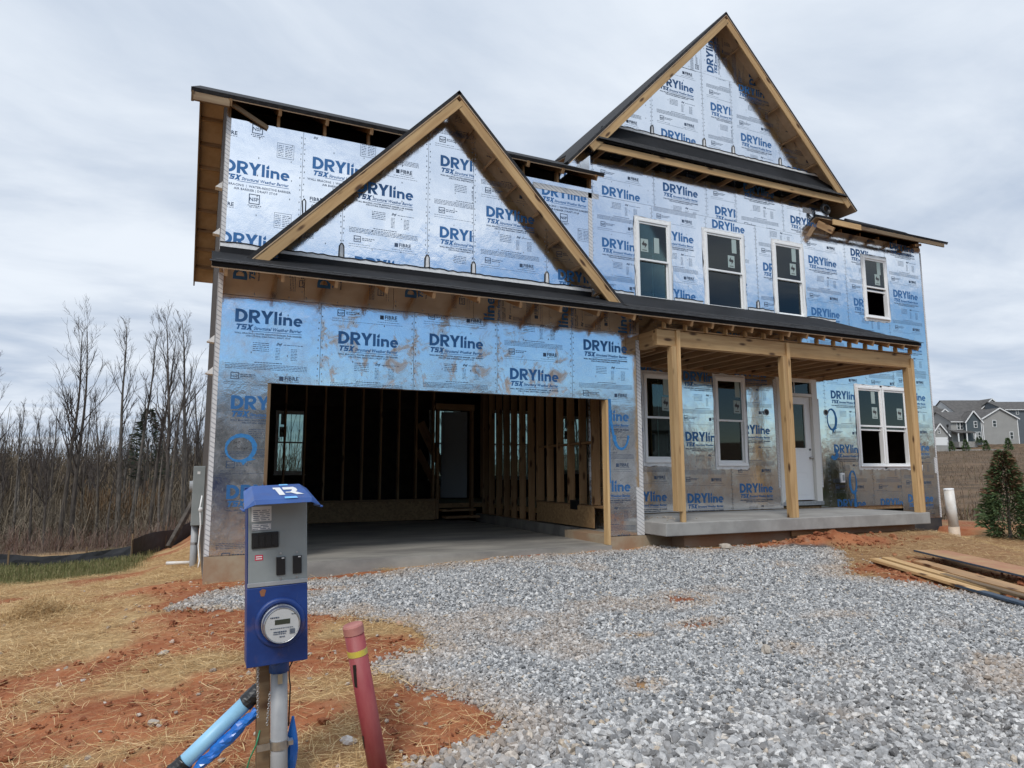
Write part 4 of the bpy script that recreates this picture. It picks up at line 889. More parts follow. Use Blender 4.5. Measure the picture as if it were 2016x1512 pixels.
MB().tube([(a1 - .065, yd, 1.22), (a1 - .065, yd - .03, 1.22), (a1 - .065, yd - .06, 1.22)], [0.03, 0.014, 0.032], 12).build('knob', M['steel'], door, smooth=True)
MB().tube([(a1 - .065, yd + .002, 1.39), (a1 - .065, yd - .012, 1.39)], 0.022, 12).build('deadbolt', M['black'], door)
MB().box(dx0 + .02, dx1 - .02, y - .06, y + .10, dz0 - .03, dz0 + .045).build('threshold', M['galv'], door)

# ---------------------------------------------------------------- roofs
PINE, STUD, OLD = M['pine'], M['stud'], M['oldwood']
def main_z(y): return 5.675 + 0.55 * (y - 0.16)
XL, XR, YF, YB, YR = -0.43, 15.75, 0.15, 9.25, 4.62
RT = main_z(YR)
def roof_slab(name, pts, th, mat, under=None):
    o = MB().slab(pts, th).build(name, mat, house)
    if under is not None:
        m = MB().slab([Vector(p_) for p_ in pts], 0.012); 
        n_ = (Vector(pts[1]) - Vector(pts[0])).cross(Vector(pts[2]) - Vector(pts[0])).normalized(); n_ = n_ if n_.z > 0 else -n_
        m.v = [tuple(Vector(v) - n_ * (th + 0.002)) for v in m.v]; m.build('roof_deck', under, house)
    return o
# front slope in two lengths (left over the garage block, right over the main wall), rear slope
for xa, xb, ya in ((XL, 2.33, YF), (2.33, 3.81, 0.42), (3.81, 5.62, YF)):       # the eave stops at the little gable
    roof_slab('roof', [(xa, ya, main_z(ya) + .06), (xb, ya, main_z(ya) + .06), (xb, YR, RT + .06), (xa, YR, RT + .06)], 0.05, M['shingle'], M['plywood'])
RF = 1.06; RU = 0.08     # right-hand eave
roof_slab('roof', [(11.88, RF, main_z(RF) + .06 + RU), (XR, RF, main_z(RF) + .06 + RU), (XR, YR, RT + .06), (11.88, YR, RT + .06)], 0.05, M['shingle'], M['plywood'])
roof_slab('roof', [(5.622, 1.75, main_z(1.75) + .06), (11.87, 1.75, main_z(1.75) + .06), (11.87, YR, RT + .06), (5.622, YR, RT + .06)], 0.05, M['shingle'])
roof_slab('roof', [(XL, YR, RT + .06), (XR, YR, RT + .06), (XR, YB, RT + .06 - .55 * (YB - YR)), (XL, YB, RT + .06 - .55 * (YB - YR))], 0.05, M['shingle'], M['plywood'])
# open eave over the garage block: truss tails and diagonal
sl = Vector((0, 1, .55)).normalized()
for k in range(10):
    x = 0.03 + 0.605 * k
    if x > 5.5: break
    if 2.2 < x < 3.95: continue
    board('truss_tail', (x, 0.17, main_z(0.17) - 0.045), (x, 1.6, main_z(1.6) - 0.045), 0.038, 0.09, STUD, house)
    board('truss_web', (x, 0.40, 5.20), (x, 0.40, main_z(0.40) - 0.10), 0.038, 0.09, STUD, house)
board('brace', (0.06, 0.27, 5.66), (0.50, 0.335, 5.47), 0.030, 0.06, OLD, house)
board('fly_rafter', (0.02, 0.18, 5.62), (-0.40, 0.18, 5.62), 0.038, 0.10, OLD, house)
MB().box(0.02, 5.47, 1.6, 1.62, 5.1, 6.30).build('attic_shade_sheet', M['dark'], house)  # added dark sheet, stands in for the shade inside the open eave
# barge overhang on the left gable end: lookouts and fly rafter, both slopes
for (ya, za, yb, zb) in ((YF + .02, main_z(YF + .02), YR, RT), (YR, RT, YB - .02, RT - .55 * (YB - YR - .02))):
    board('barge_board', (XL + .02, ya, za - 0.06), (XL + .02, yb, zb - 0.06), 0.030, 0.13, OLD, house)
    for k in range(1, 9):
        f_ = k / 9; yy, zz = ya + (yb - ya) * f_, za + (zb - za) * f_
        board('lookout', (XL + .04, yy, zz - 0.05), (0.0, yy, zz - 0.05), 0.038, 0.085, STUD, house)
# low eave over the right end
for k in range(6):
    x = 12.06 + 0.605 * k
    board('truss_tail', (x, 1.08, main_z(1.08) - 0.045 + RU), (x, 2.6, main_z(2.6) - 0.045), 0.038, 0.09, STUD, house)
    board('truss_web', (x, D_Y + .05, 5.95), (x, D_Y + .05, main_z(D_Y) - 0.09), 0.038, 0.09, STUD, house)
board('sub_fascia', (11.90, 1.05, main_z(1.05) + RU - .04), (12.75, 1.05, main_z(1.05) + RU - .04), 0.03, 0.12, PINE, house)
board('sub_fascia', (12.76, 1.05, main_z(1.05) + RU - .05), (15.55, 1.05, main_z(1.05) + RU - .05), 0.03, 0.085, OLD, house)
board('fly_rafter', (11.93, 1.08, 6.02), (11.90, 1.44, 6.30), 0.038, 0.14, STUD, house)
board('brace', (14.7, 1.16, 6.12), (15.25, 1.40, 6.28), 0.03, 0.06, STUD, house)
MB().box(12.0, XE - .05, 2.6, 2.62, 5.9, 6.8).build('attic_shade_sheet', M['dark'], house)  # dark sheet again painting the shaded cavity of the right-hand eave
# decorative gable over the garage
AX, AZ = 3.07, 6.465; RY = 0.045; HW = 2.745
def gable(ax, az, sl_, hw, ry, ymid, wall_y, back_y, z_main, mat_board, bw=0.145, th=0.045, lk=7, hide=None):
    for s in (-1, 1):
        lo = (ax + s * hw, az - sl_ * hw)
        e0 = ax + s * (hw + 0.10); ez = az - sl_ * (hw + 0.10)
        zm_ = z_main; xm_ = ax + s * (az - zm_) / sl_
        pts = [(e0, ry - 0.03, ez), (ax, ry - 0.03, az), (ax, back_y, az), (xm_, ymid, zm_), (xm_, wall_y + 0.02, zm_), (e0, wall_y + 0.02, ez)] if hide is None else hide(s)
        roof_slab('gable_roof', pts, th, M['shingle'], M['plywood'])
        n_ = Vector((s * sl_, 0, 1)).normalized(); off = -(th + bw / 2 + 0.004)
        p0 = Vector((ax, ry, az)) + n_ * off; p0.x = ax + s * 0.001; p0.z = az + off / n_.z
        p1 = Vector((lo[0], ry, lo[1])) + n_ * off
        b_ = board('rake_board', p0 + Vector((0, 0.003 * s, 0)), p1 + Vector((0, 0.003 * s, 0)), 0.038, bw, mat_board, house, up=tuple(n_))
        for k in range(1, lk + 1):
            f_ = k / (lk + 0.6); q = Vector((ax, 0, az)).lerp(Vector((lo[0], 0, lo[1])), f_) + n_ * (-(th + 0.06))
            board('lookout', (q.x, ry + 0.02, q.z), (q.x, wall_y, q.z), 0.038, 0.09, STUD, house, up=tuple(n_))
gable(AX, AZ, SL, HW, RY, 0.36, U_Y, 1.6, 5.70, PINE)
# big gable over the windows
def bighide(s):
    BX, BZ, bs = 9.30, 10.34, 1.05
    if s < 0: return [(5.50, 1.15, BZ - bs * 3.80), (BX, 1.15, BZ), (BX, 8.6, BZ), (7.45, 4.62, BZ - bs * 1.85), (5.62, 1.5, BZ - bs * 3.68)]
    return [(12.82, 1.15, BZ - bs * 3.52), (BX, 1.15, BZ), (BX, 8.6, BZ), (11.3, 4.62, BZ - bs * 2.0), (12.82, 1.7, BZ - bs * 3.52)]
gable(9.30, 10.34, 1.05, 3.38, 1.18, 0, D_Y, 0, 0, PINE, bw=0.15, lk=6, hide=bighide)
# pent roof at the foot of the big gable: fascia, lookouts, little roof
FZ = 6.78
board('fascia', (6.02, 1.19, FZ), (12.52, 1.19, FZ + 0.03), 0.035, 0.13, PINE, house)
for k in range(11):
    x = 6.35 + k * 0.60
    board('lookout', (x, 1.21, FZ + 0.01), (x, D_Y - 0.002, FZ + 0.01), 0.038, 0.085, STUD, house)
MB().slab([(6.10, 1.13, FZ + 0.10), (12.50, 1.13, FZ + 0.13), (12.16, D_Y - .004, 7.36), (6.42, D_Y - .004, 7.36)], 0.03).build('pent_roof', M['membrane'], house)
for k in range(24):         # first course of shingles along the edge
    x = 6.14 + k * 0.264; MB().slab([(x, 1.105, FZ + 0.118), (x + 0.258, 1.105, FZ + 0.119), (x + 0.258, 1.225, FZ + 0.262), (x, 1.225, FZ + 0.261)], 0.008).build('shingle', M['shingle'], house)
MB().box(6.3, 11.9, D_Y + 0.25, D_Y + 0.27, 6.0, 6.9).build('attic_shade_sheet', M['dark'], house)  # added sheet in the dark shade tone behind the gable foot
# pent roof over the garage door running on as the porch roof
PE_Y, PE_Z, PS = -0.70, 3.275, 0.42
def pent(y): return PE_Z + PS * (y - PE_Y)
PX0, PX1 = -0.09, 11.86
MB().slab([(PX0, PE_Y, PE_Z), (5.50, PE_Y, PE_Z), (5.50, U_Y - .004, pent(U_Y)), (PX0, U_Y - .004, pent(U_Y))], 0.045).build('pent_roof', M['membrane'], house)
MB().slab([(5.502, PE_Y, PE_Z), (PX1, PE_Y, PE_Z), (PX1, D_Y - .004, pent(D_Y)), (5.502, D_Y - .004, pent(D_Y))], 0.045).build('porch_roof', M['membrane'], house)
for k in range(46):
    x = PX0 - 0.02 + k * 0.261; w_ = 0.257
    for c_ in range(2 if x < 5.4 else 4):
        y0 = PE_Y - 0.03 + c_ * 0.14; y1 = y0 + 0.155; xx = x + (c_ % 2) * 0.06; dz_ = 0.012 + c_ * 0.0 + random.uniform(0, .004)
        if xx > PX1 or (xx < 5.3 and c_ > 1): continue
        MB().slab([(xx, y0, pent(y0) + dz_ + 0.006), (min(xx + w_, PX1 + .02), y0, pent(y0) + dz_ + 0.006), (min(xx + w_, PX1 + .02), y1, pent(y1) + dz_), (xx, y1, pent(y1) + dz_)], 0.009).build('shingle', M['shingle'], house)
MB().slab([(PX0, PE_Y + .01, pent(PE_Y + .01) - .055), (PX1, PE_Y + .01, pent(PE_Y + .01) - .055), (PX1, -0.02, pent(-.02) - .055), (PX0, -0.02, pent(-.02) - .055)], 0.012).build('roof_deck', M['plywood'], house)
for k in range(11):
    x = 0.06 + 0.61 * k
    if x > 6.0: break
    board('rafter_tail', (x, PE_Y + .03, pent(PE_Y + .03) - .11), (x, -0.005, pent(-.005) - .11), 0.038, 0.085, STUD, house)
for k in range(15):         # porch rafters, hangers and ceiling joists
    x = 6.2 + 0.40 * k
    if x > 11.8: break
    board('porch_rafter', (x, PE_Y + .03, pent(PE_Y + .03) - .11), (x, D_Y - .01, pent(D_Y - .01) - .11), 0.038, 0.09, STUD, house)
    board('ceiling_joist', (x, -0.37, 2.93), (x, D_Y - .045, 2.93), 0.038, 0.135, STUD, house)
    board('hanger_strut', (x, -0.50, 3.10), (x, -0.50, pent(-.5) - 0.155), 0.038, 0.07, PINE, house)
MB().slab([(6.12, -0.02, pent(-.02) - .055), (PX1, -0.02, pent(-.02) - .055), (PX1, D_Y - .01, pent(D_Y - .01) - .055), (6.12, D_Y - .01, pent(D_Y - .01) - .055)], 0.012).build('roof_deck', M['osb'], house)
board('ledger', (6.12, D_Y - .022, 2.94), (11.86, D_Y - .022, 2.94), 0.038, 0.18, STUD, house)
board('porch_beam', (6.08, -0.42, 2.968), (11.86, -0.42, 2.968), 0.115, 0.245, PINE, house)
board('porch_beam', (6.145, -0.36, 2.968), (6.145, -0.002, 2.968), 0.115, 0.245, PINE, house)
board('end_joist', (11.84, -0.37, 2.94), (11.84, D_Y - .045, 2.94), 0.045, 0.20, STUD, house)
MB().poly_y([(6.13, 3.10), (11.86, 3.10), (11.86, 3.12), (6.13, 3.12)], -0.48, -0.36).build('top_plate', STUD, house)
for (x, top, lean) in ((6.42, 3.09, 0.02), (8.69, 3.075, 0.03), (11.80, 3.02, 0.04)):       # built-up posts of two and three planks
    b0 = PORCH_Z + 0.002
    board('porch_post', (x - 0.048 + lean, -0.445, b0 + (0.16 if x < 7 else 0.0)), (x - 0.048, -0.445, 2.842), 0.088, 0.12, PINE, house, up=(0, -1, 0))
    board('porch_post', (x + 0.034 + lean, -0.470, b0), (x + 0.034, -0.498, top), 0.070, 0.036, PINE, house, up=(0, -1, 0))
    board('porch_post', (x + 0.052 + lean, -0.425, b0), (x + 0.052, -0.425, 2.842), 0.030, 0.11, PINE, house, up=(0, -1, 0))
board('scab_block', (11.93, -0.44, PORCH_Z + .005), (11.92, -0.44, 0.85), 0.035, 0.09, STUD, house)
# ---------------------------------------------------------------- tapes, flashing and sealant
def strip(name, pts, w, y, mat, jag=0.0):                # a band of tape along (x,z) points, rough upper edge
    up_, dn = [], []
    P = []
    for (a, b), (c_, d) in zip(pts[:-1], pts[1:]):
        n_ = max(2, int(math.hypot(c_ - a, d - b) / 0.07))
        for i in range(n_): P.append((a + (c_ - a) * i / n_, b + (d - b) * i / n_))
    P.append(pts[-1]); m = MB()
    for (a, b) in P:
        up_.append((a, y, b + w + random.uniform(-jag, jag))); dn.append((a, y, b))
    n_ = len(P); m.v = dn + up_ + [(a, y + .003, b) for a, _, b in dn] + [(a, y + .003, b) for a, _, b in up_]
    for i in range(n_ - 1):
        m.f += [(i, i + 1, n_ + i + 1, n_ + i), (n_ + i, n_ + i + 1, 3 * n_ + i + 1, 3 * n_ + i)]
    o = m.build(name, mat, house)
    return up_
def bead(name, pts, r, mat, parent=house): return MB().tube(pts, r, 5).build(name, mat, parent)
def flash(x0, x1, z, y, w, loops, breaks=()):
    MB().box(x0, x1, y - 0.006, y - 0.003, z - 0.16, z - 0.002).build('membrane_upstand', M['membrane'], house)
    up_ = strip('flashing_tape', [(x0, z), (x1, z)], w, y - 0.0095, M['white_tape'], 0.010)
    bead('sealant_bead', [(a, y - 0.012, c_) for a, _, c_ in up_], 0.008, M['black'])
    for lx, lh in loops:
        q = [(lx - .035, z + w - .01), (lx - .03, z + w + lh * .8), (lx - .012, z + w + lh), (lx + .012, z + w + lh), (lx + .03, z + w + lh * .8), (lx + .035, z + w - .01)]
        MB().poly_y([(a, b) for a, b in q], y - .006, y - .003).build('flashing_tape', M['white_tape'], house)
        bead('sealant_bead', [(a, y - .010, b) for a, b in q], 0.008, M['black'])
flash(0.0, 0.62, pent(U_Y) + .075, U_Y, 0.06, [])
flash(0.70, 5.45, pent(U_Y) + .075, U_Y, 0.055, [(1.51, .19), (2.72, .19), (3.43, .18), (4.65, .18)])
flash(5.55, 7.05, pent(D_Y) + .0, D_Y, 0.05, []); flash(7.98, 8.66, pent(D_Y), D_Y, 0.05, []); flash(9.82, 10.50, pent(D_Y), D_Y, 0.05, [(10.08, .16)]); flash(11.46, 12.28, pent(D_Y) - .03, D_Y, 0.05, [])
flash(6.55, 12.05, 7.40, D_Y, 0.05, [(7.57, .17), (8.85, .17), (9.61, .17), (10.91, .17)])
bead('sealant_bead', [(0.99, U_Y - .01, 4.3), (0.975, U_Y - .01, 4.55), (1.0, U_Y - .01, 4.58), (1.02, U_Y - .01, 4.55), (1.02, U_Y - .01, 4.3)], 0.008, M['black'])
def tape(x0, x1, z0, z1, y, sk=0.0):
    MB().poly_y([(x0 + sk, z0), (x1 + sk, z0), (x1, z1), (x0, z1)], y - 0.0055, y - 0.0035).build('seam_tape', M['tape'], house)
tape(0.001, 0.052, 0.0, 3.35, G_Y); tape(6.03, 6.10, 0.72, 3.0, G_Y); tape(5.97, 6.10, 0.0, 0.715, G_Y)
tape(0.0, 0.055, 3.75, 5.52, U_Y); tape(5.42, 5.49, 3.9, 5.45, U_Y); tape(4.42, 5.62, 5.36, 5.45, U_Y)
tape(XE - .05, XE - .002, -0.09, 0.9, D_Y); tape(XE - .11, XE - .002, 0.9, 1.25, D_Y); tape(XE - .045, XE - .002, 1.26, 6.1, D_Y); tape(11.5, 11.75, 6.5, 6.62, D_Y)
tape(DOOR['x0'] - .08, DOOR['x0'] - .006, 0.62, 2.80, D_Y, .02); tape(DOOR['x1'] + .006, DOOR['x1'] + .05, 0.62, 2.45, D_Y)
MB().box(-0.0055, -0.0035, 0.0, 0.07, 0.0, 3.35).build('seam_tape', M['white_tape'], house); MB().box(-0.0055, -0.0035, U_Y, U_Y + .06, 3.75, 5.6).build('seam_tape', M['tape'], house)
# blue marking circles sprayed on the foil, marker note, punched holes
def circle(cx, cz, rx, rz, y, w, seed, tail=True, a0=0, a1=360):
    rr = random.Random(seed); m = MB(); n_ = 40; pts = []
    for i in range(n_ + 1):
        a = R(a0 + (a1 - a0) * i / n_); ww = w * (1 + 0.35 * math.sin(a * 1.0 + seed)) * rr.uniform(0.85, 1.15)
        k = 1 + 0.03 * math.sin(2 * a + seed); pts.append((cx + rx * k * math.cos(a), cz + rz * k * math.sin(a), ww, a))
    for x_, z_, ww, a in pts: m.v += [(x_ - ww * math.cos(a), y - .003, z_ - ww * math.sin(a)), (x_ + ww * math.cos(a), y - .003, z_ + ww * math.sin(a))]
    m.f = [(2 * i, 2 * i + 1, 2 * i + 3, 2 * i + 2) for i in range(n_)]
    if tail: m.poly_y([(cx + rx * .1, cz - rz * 1.05), (cx + rx * .7, cz - rz * .72), (cx + rx * 1.15, cz - rz * .85), (cx + rx * .5, cz - rz * 1.0), (cx + rx * .25, cz - rz * 1.3)], y - .0034, y - .0029)
    return m.build('spray_mark', M['spray'], house)
circle(0.335, 1.24, 0.155, 0.155, G_Y, 0.020, 1)
circle(11.98, 2.03, 0.125, 0.22, D_Y, 0.022, 2); circle(11.98, 1.33, 0.09, 0.11, D_Y, 0.03, 3, False, -140, 60)
circle(12.50, 0.72, 0.10, 0.22, D_Y, 0.024, 4); MB().poly_y([(12.52, 0.50), (12.57, 0.50), (12.55, 0.32), (12.58, 0.2), (12.5, 0.2), (12.52, 0.34)], D_Y - .003, D_Y - .002).build('spray_mark', M['spray'], house)
circle(5.72, 1.50, 0.13, 0.20, G_Y, 0.022, 5, False, 180, 360); MB().poly_y([(5.50, 2.05), (5.545, 2.05), (5.55, 1.75), (5.60, 1.5), (5.56, 1.5), (5.51, 1.74)], G_Y - .0032, G_Y - .0022).build('spray_mark', M['spray'], house)
MB().poly_y([(5.492, 0.78), (5.515, 0.78), (5.52, 1.9), (5.497, 1.9)], G_Y - .0030, G_Y - .0021).build('spray_mark', M['spray'], house)
circle(7.86, 0.55, 0.04, 0.12, D_Y, 0.035, 6, False)
pr = Print(); pr.text('FAT', 0, 0.07, 0.075, shear=0.25); pr.text('Corner', 0.0, 0.0, 0.165, shear=0.3)
q = link('marker_note', pr.mesh('marker_note'), None, house); q.data.materials.clear(); q.data.materials.append(M['marker']); q.data.polygons.foreach_set('material_index', [0] * len(q.data.polygons)); q.location = (0.255, G_Y - .003, 1.225)
for cx, cz, y_ in ((11.82, 2.17, D_Y), (10.16, 2.12, D_Y)):
    MB().poly_y(disc(cx, cz, 0.055, 0, 0), y_ - .003, y_ + .02).build('punched_hole', M['black'], house)
    MB().tube([(cx + .06 * math.cos(a_), y_ - .004, cz + .06 * math.sin(a_)) for a_ in np.linspace(0, 6.28, 12)], 0.008, 5).build('torn_rim', M['galv'], house)
m = MB().box(12.13, 12.25, D_Y - .02, D_Y, 0.71, 0.91); m.build('outlet_box', M['white_tape'], house, bevel=0.01); MB().box(12.17, 12.23, D_Y - .022, D_Y - .019, 0.75, 0.87).build('outlet_opening', M['grey_paint'], house)
MB().poly_y([(14.62, 0.98), (14.75, 0.95), (14.78, 1.08), (14.66, 1.10)], D_Y - .004, D_Y - .001).build('patch', M['white_tape'], house)

# ---------------------------------------------------------------- garage interior: stud walls
for k in range(15):
    x = 0.30 + 0.405 * k
    if 4.82 < x < 5.7: continue
    board('stud', (x, 6.2, 0.36), (x, 6.2, 2.98), 0.038, 0.14, STUD, house, up=(0, 1, 0))
board('bottom_plate', (0.05, 6.2, 0.335), (4.86, 6.2, 0.335), 0.14, 0.04, STUD, house)
MB().box(0.05, 4.84, 6.20, 6.22, -0.11, 0.31).build('base_sheathing', M['osb'], house)
board('header', (4.80, 6.2, 2.45), (5.75, 6.2, 2.45), 0.12, 0.14, STUD, house)
for x in (4.86, 5.70): board('jack_stud', (x, 6.2, -0.1), (x, 6.2, 2.38), 0.06, 0.14, STUD, house, up=(0, 1, 0))
board('step', (4.9, 6.05, 0.10), (5.7, 6.05, 0.10), 0.30, 0.05, STUD, house); board('step', (4.9, 5.8, -0.04), (5.7, 5.8, -0.04), 0.30, 0.05, STUD, house)
dl = MB().box(0, 0.62, 0, 0.04, 0, 2.0).build('inner_door', pm('primed_door', (0.20, 0.22, 0.235), rough=0.5), house); dl.location = (5.64, 6.32, 0.36); dl.rotation_euler = (0, 0, R(150))
board('stair_stringer', (5.0, 8.0, 2.2), (5.75, 7.6, 0.5), 0.05, 0.22, STUD, house); board('stair_stringer', (5.0, 8.2, 1.5), (5.6, 8.0, 0.3), 0.05, 0.18, STUD, house)
ys = [0.25, 0.62, 0.80, 1.18, 1.22, 1.62, 2.03, 2.44, 2.85, 3.24, 3.28] + list(np.arange(3.66, 6.2, 0.405))
for yy in ys: board('stud', (6.0 + random.uniform(-.01, .01), yy, 0.40 if yy < 3.4 else 0.0), (6.0, yy, 2.98), 0.040, 0.14, STUD, house, up=(1, 0, 0))
board('bottom_plate', (6.0, 3.3, -0.02), (6.0, 6.2, -0.02), 0.14, 0.04, STUD, house); board('bottom_plate', (6.0, 0.1, 0.37), (6.0, 3.3, 0.37), 0.14, 0.04, STUD, house)
board('blocking', (6.0, 1.2, 1.45), (6.0, 3.3, 1.43), 0.10, 0.04, STUD, house)
MB().box(5.91, 5.93, 1.15, 3.25, 0.02, 0.37).build('base_sheathing', M['osb'], house); MB().box(5.85, 6.1, 0.02, 6.3, -0.2, -0.005).build('stem_wall', M['conc_floor'], house)
board('door_jamb', (5.47, 0.05, -0.12), (5.47, 0.05, 2.03), 0.04, 0.13, PINE, house, up=(0, 1, 0)); board('door_jamb', (0.63, 0.06, -0.12), (0.63, 0.06, 2.03), 0.04, 0.13, OLD, house, up=(0, 1, 0))
board('door_header', (0.61, 0.09, 2.13), (5.49, 0.09, 2.13), 0.09, 0.17, OLD, house)
MB().tube([(6.12, 2.30, 0.3), (6.12, 2.30, 2.95)], 0.045, 10).build('vent_pipe', M['pvc_white'], house, smooth=True); MB().tube([(6.12, 1.75, 0.3), (6.12, 1.75, 2.95)], 0.035, 10).build('vent_pipe', M['pvc_white'], house, smooth=True)
MB().box(5.90, 5.96, 1.68, 1.92, 0.30, 0.46).build('pipe_guard', M['black'], house)
for k in range(16):
    x = 0.35 + k * 0.41; board('ceiling_joist', (x, 0.15, 2.94), (x, 6.2, 2.94), 0.04, 0.1, STUD, house)
for yy in np.arange(0.5, 6.2, 0.41): board('stud', (0.10, yy, -0.08), (0.10, yy, 2.95), 0.040, 0.09, STUD, house, up=(1, 0, 0))
# little white vent hoods and brackets on the left wall
for yy, zz in ((1.1, 4.95), (1.3, 4.35), (0.9, 2.75), (0.7, 2.30)):
    MB().add([(0, yy, zz), (-.09, yy, zz - .09), (-.09, yy + .12, zz - .09), (0, yy + .12, zz), (0, yy, zz - .10), (0, yy + .12, zz - .10)], [(0, 1, 2, 3), (0, 4, 1), (3, 2, 5), (1, 4, 5, 2), (0, 3, 5, 4)]).build('vent_hood', M['white'], house)

# ================================================================== things in the yard
# ---- temporary power pedestal
ped = empty('power_pedestal', (0.292, -5.150, g1(0.262, -5.15) - 0.02)); tag(ped, 'blue and grey power pedestal with round electric meter on a post', 'power pedestal')
ped.rotation_euler = (0, R(-2.2), R(-24.7 + 25)); zb0 = -ped.location.z + 0.062; zb1 = zb0 + 0.80; W2 = 0.137
zs_ = zb0 + 0.365
def pb(name, m, mat, bev=0.0, smooth=False, par=ped): return m.build(name, mat, par, bevel=bev, smooth=smooth)
pb('timber_post', MB().box(-0.078, -0.018, 0.09, 0.178, -0.3, zb0 + 0.30), M['oldwood'], 0.004)
pb('conduit', MB().tube([(0.022, 0.075, -0.3), (0.022, 0.075, zb0 + .02)], 0.040, 16), M['pvc_grey'], smooth=True)
pb('conduit_collar', MB().tube([(0.022, 0.075, zb0 - .075), (0.022, 0.075, zb0 + .01)], 0.047, 16), M['blue_lid'], smooth=True)
pb('pipe_strap', MB().tube([(0.022, 0.075, zb0 - 0.43), (0.022, 0.075, zb0 - 0.39)], 0.0445, 16).box(-0.08, -0.02, 0.055, 0.06, zb0 - .425, zb0 - .395).box(0.062, 0.085, 0.05, 0.09, zb0 - .42, zb0 - .40), M['galv'])
m = MB(); y0, y1 = -0.055, 0.085
m.box(-W2, W2, y1 - .004, y1, zb0, zb1).box(-W2, -W2 + .004, y0, y1 - .004, zb0, zb1).box(W2 - .004, W2, y0, y1 - .004, zb0, zb1).box(-W2 + .004, W2 - .004, y0, y1 - .004, zb0, zb0 + .004).box(-W2 + .004, W2 - .004, y0 + .06, y1 - .004, zb1 - .004, zb1)
pb('enclosure', m, M['blue_paint'], 0.002)
pb('breaker_panel', MB().box(-W2 + .005, W2 + .001, y0 - .002, y0 + .03, zs_ + .012, zb1 - .01), M['grey_paint'], 0.003)
pb('panel_flange', MB().box(-W2 + .002, W2 + .002, y0 - .008, y0 + .022, zs_ - .006, zs_ + .014), M['pvc_grey'], 0.002)
def plate_with_ring():
    m = MB(); m.box(-W2 - .001, W2 + .001, y0 - .008, y0, zb0 - .004, zs_ - .008); return m
pb('meter_cover', plate_with_ring(), M['blue_paint'], 0.004)
MC = (0.012, zb0 + 0.185)
def lathe_y(prof, cx, cz, k=36):
    m = MB(); n_ = len(prof)
    for r_, yy in prof:
        for j in range(k): a = 2 * math.pi * j / k; m.v.append((cx + r_ * math.cos(a), yy, cz + r_ * math.sin(a)))
    for i in range(n_ - 1):
        for j in range(k): m.f.append((i * k + j, i * k + (j + 1) % k, (i + 1) * k + (j + 1) % k, (i + 1) * k + j))
    m.f.append(tuple((n_ - 1) * k + j for j in range(k))); return m
pb('meter_socket_ring', lathe_y([(0.116, y0 - .008), (0.113, y0 - .016), (0.105, y0 - .021), (0.096, y0 - .020), (0.090, y0 - .010)], *MC), M['blue_paint'], smooth=True)
meter = pb('electric_meter', lathe_y([(0.088, y0 - .008), (0.088, y0 - .040), (0.085, y0 - .044), (0.082, y0 - .075), (0.0785, y0 - .082), (0.0765, y0 - .080), (0.0755, y0 - .078)], *MC), M['galv'], smooth=False)
face = pb('meter_face', MB().poly_y(disc(MC[0], MC[1], 0.0752, 0, 0, 36), y0 - .0795, y0 - .077), pm('meter_dial', (0.50, 0.51, 0.51), (0.44, 0.45, 0.45), scale=8, rough=0.3), par=meter)
pb('display', MB().box(MC[0] - .032, MC[0] + .036, y0 - .0808, y0 - .0796, MC[1] + .006, MC[1] + .028), M['lcd'], par=meter)
pr = Print(); yq = y0 - .0812
for (a, b, zz, hh) in ((-.052, -.012, .036, .006), (.042, .060, .046, .004), (-.052, .050, -.012, .003), (-.038, .02, -.03, .006), (-.04, .016, -.038, .004), (-.012, .014, -.052, .005)):
    x_ = a; r_ = random.Random(int(zz * 9999))
    while x_ < b: w_ = r_.uniform(.003, .009); pr.poly(rect(MC[0] + x_, MC[1] + zz, MC[0] + min(b, x_ + w_), MC[1] + zz + hh), 1); x_ += w_ + .002
for i in range(7): pr.poly(rect(MC[0] + .034 + i * .0035, MC[1] - .042, MC[0] + .036 + i * .0035, MC[1] - .018), 1)
q = link('meter_print', pr.mesh('meter_print'), None, meter); q.location = (0, yq, 0)
# lid, hinged open
lid = MB(); A_, B_ = (-0.125, 0.02, zb1 + 0.028), (0.118, 0.02, zb1 + 0.028); fz, fy = zb1 - 0.026, y0 - 0.245
lv = [(-0.112, 0.03, zb1 + .030), (0.112, 0.03, zb1 + .030), (0.124, fy, fz), (-0.124, fy, fz),                      # top plane
      (-0.148, 0.035, zb1 + .006), (0.148, 0.035, zb1 + .006), (0.165, fy + .01, fz - .040), (-0.165, fy + .01, fz - .040), (0.120, fy - .010, fz - .020), (-0.120, fy - .010, fz - .020)]
lid.add(lv, [(0, 1, 2, 3), (0, 3, 7, 4), (1, 5, 6, 2), (3, 2, 8, 9), (2, 6, 8), (3, 9, 7), (0, 4, 5, 1)])
lo = pb('lid', lid, M['blue_lid']); md = lo.modifiers.new('solid', 'SOLIDIFY'); md.thickness = 0.003; md = lo.modifiers.new('bevel', 'BEVEL'); md.width = 0.007; md.segments = 3; md.limit_method = 'ANGLE'; md.angle_limit = R(15)
pb('hinge_rail', MB().box(-W2 - .006, W2 - .02, 0.04, 0.07, zb1 - .012, zb1 + .026), M['blue_paint'], 0.002)
for s in (-1, 1): pb('lid_flange', MB().box(s * .168 - .006, s * .168 + .006, fy, fy + .20, fz - .046, fz - .038), M['blue_lid'], 0.002)
def on_lid(u, v, h=0.004):          # u across, v from front (0) to hinge (1)
    return (u, fy + (0.03 - fy) * v, fz + (zb1 + .030 - fz) * v + h)
def lid_poly(name, uv, mat, h=0.0045):
    m = MB(); m.add([on_lid(a, b, h) for a, b in uv], [tuple(range(len(uv)))]); return pb(name, m, mat, par=lo)
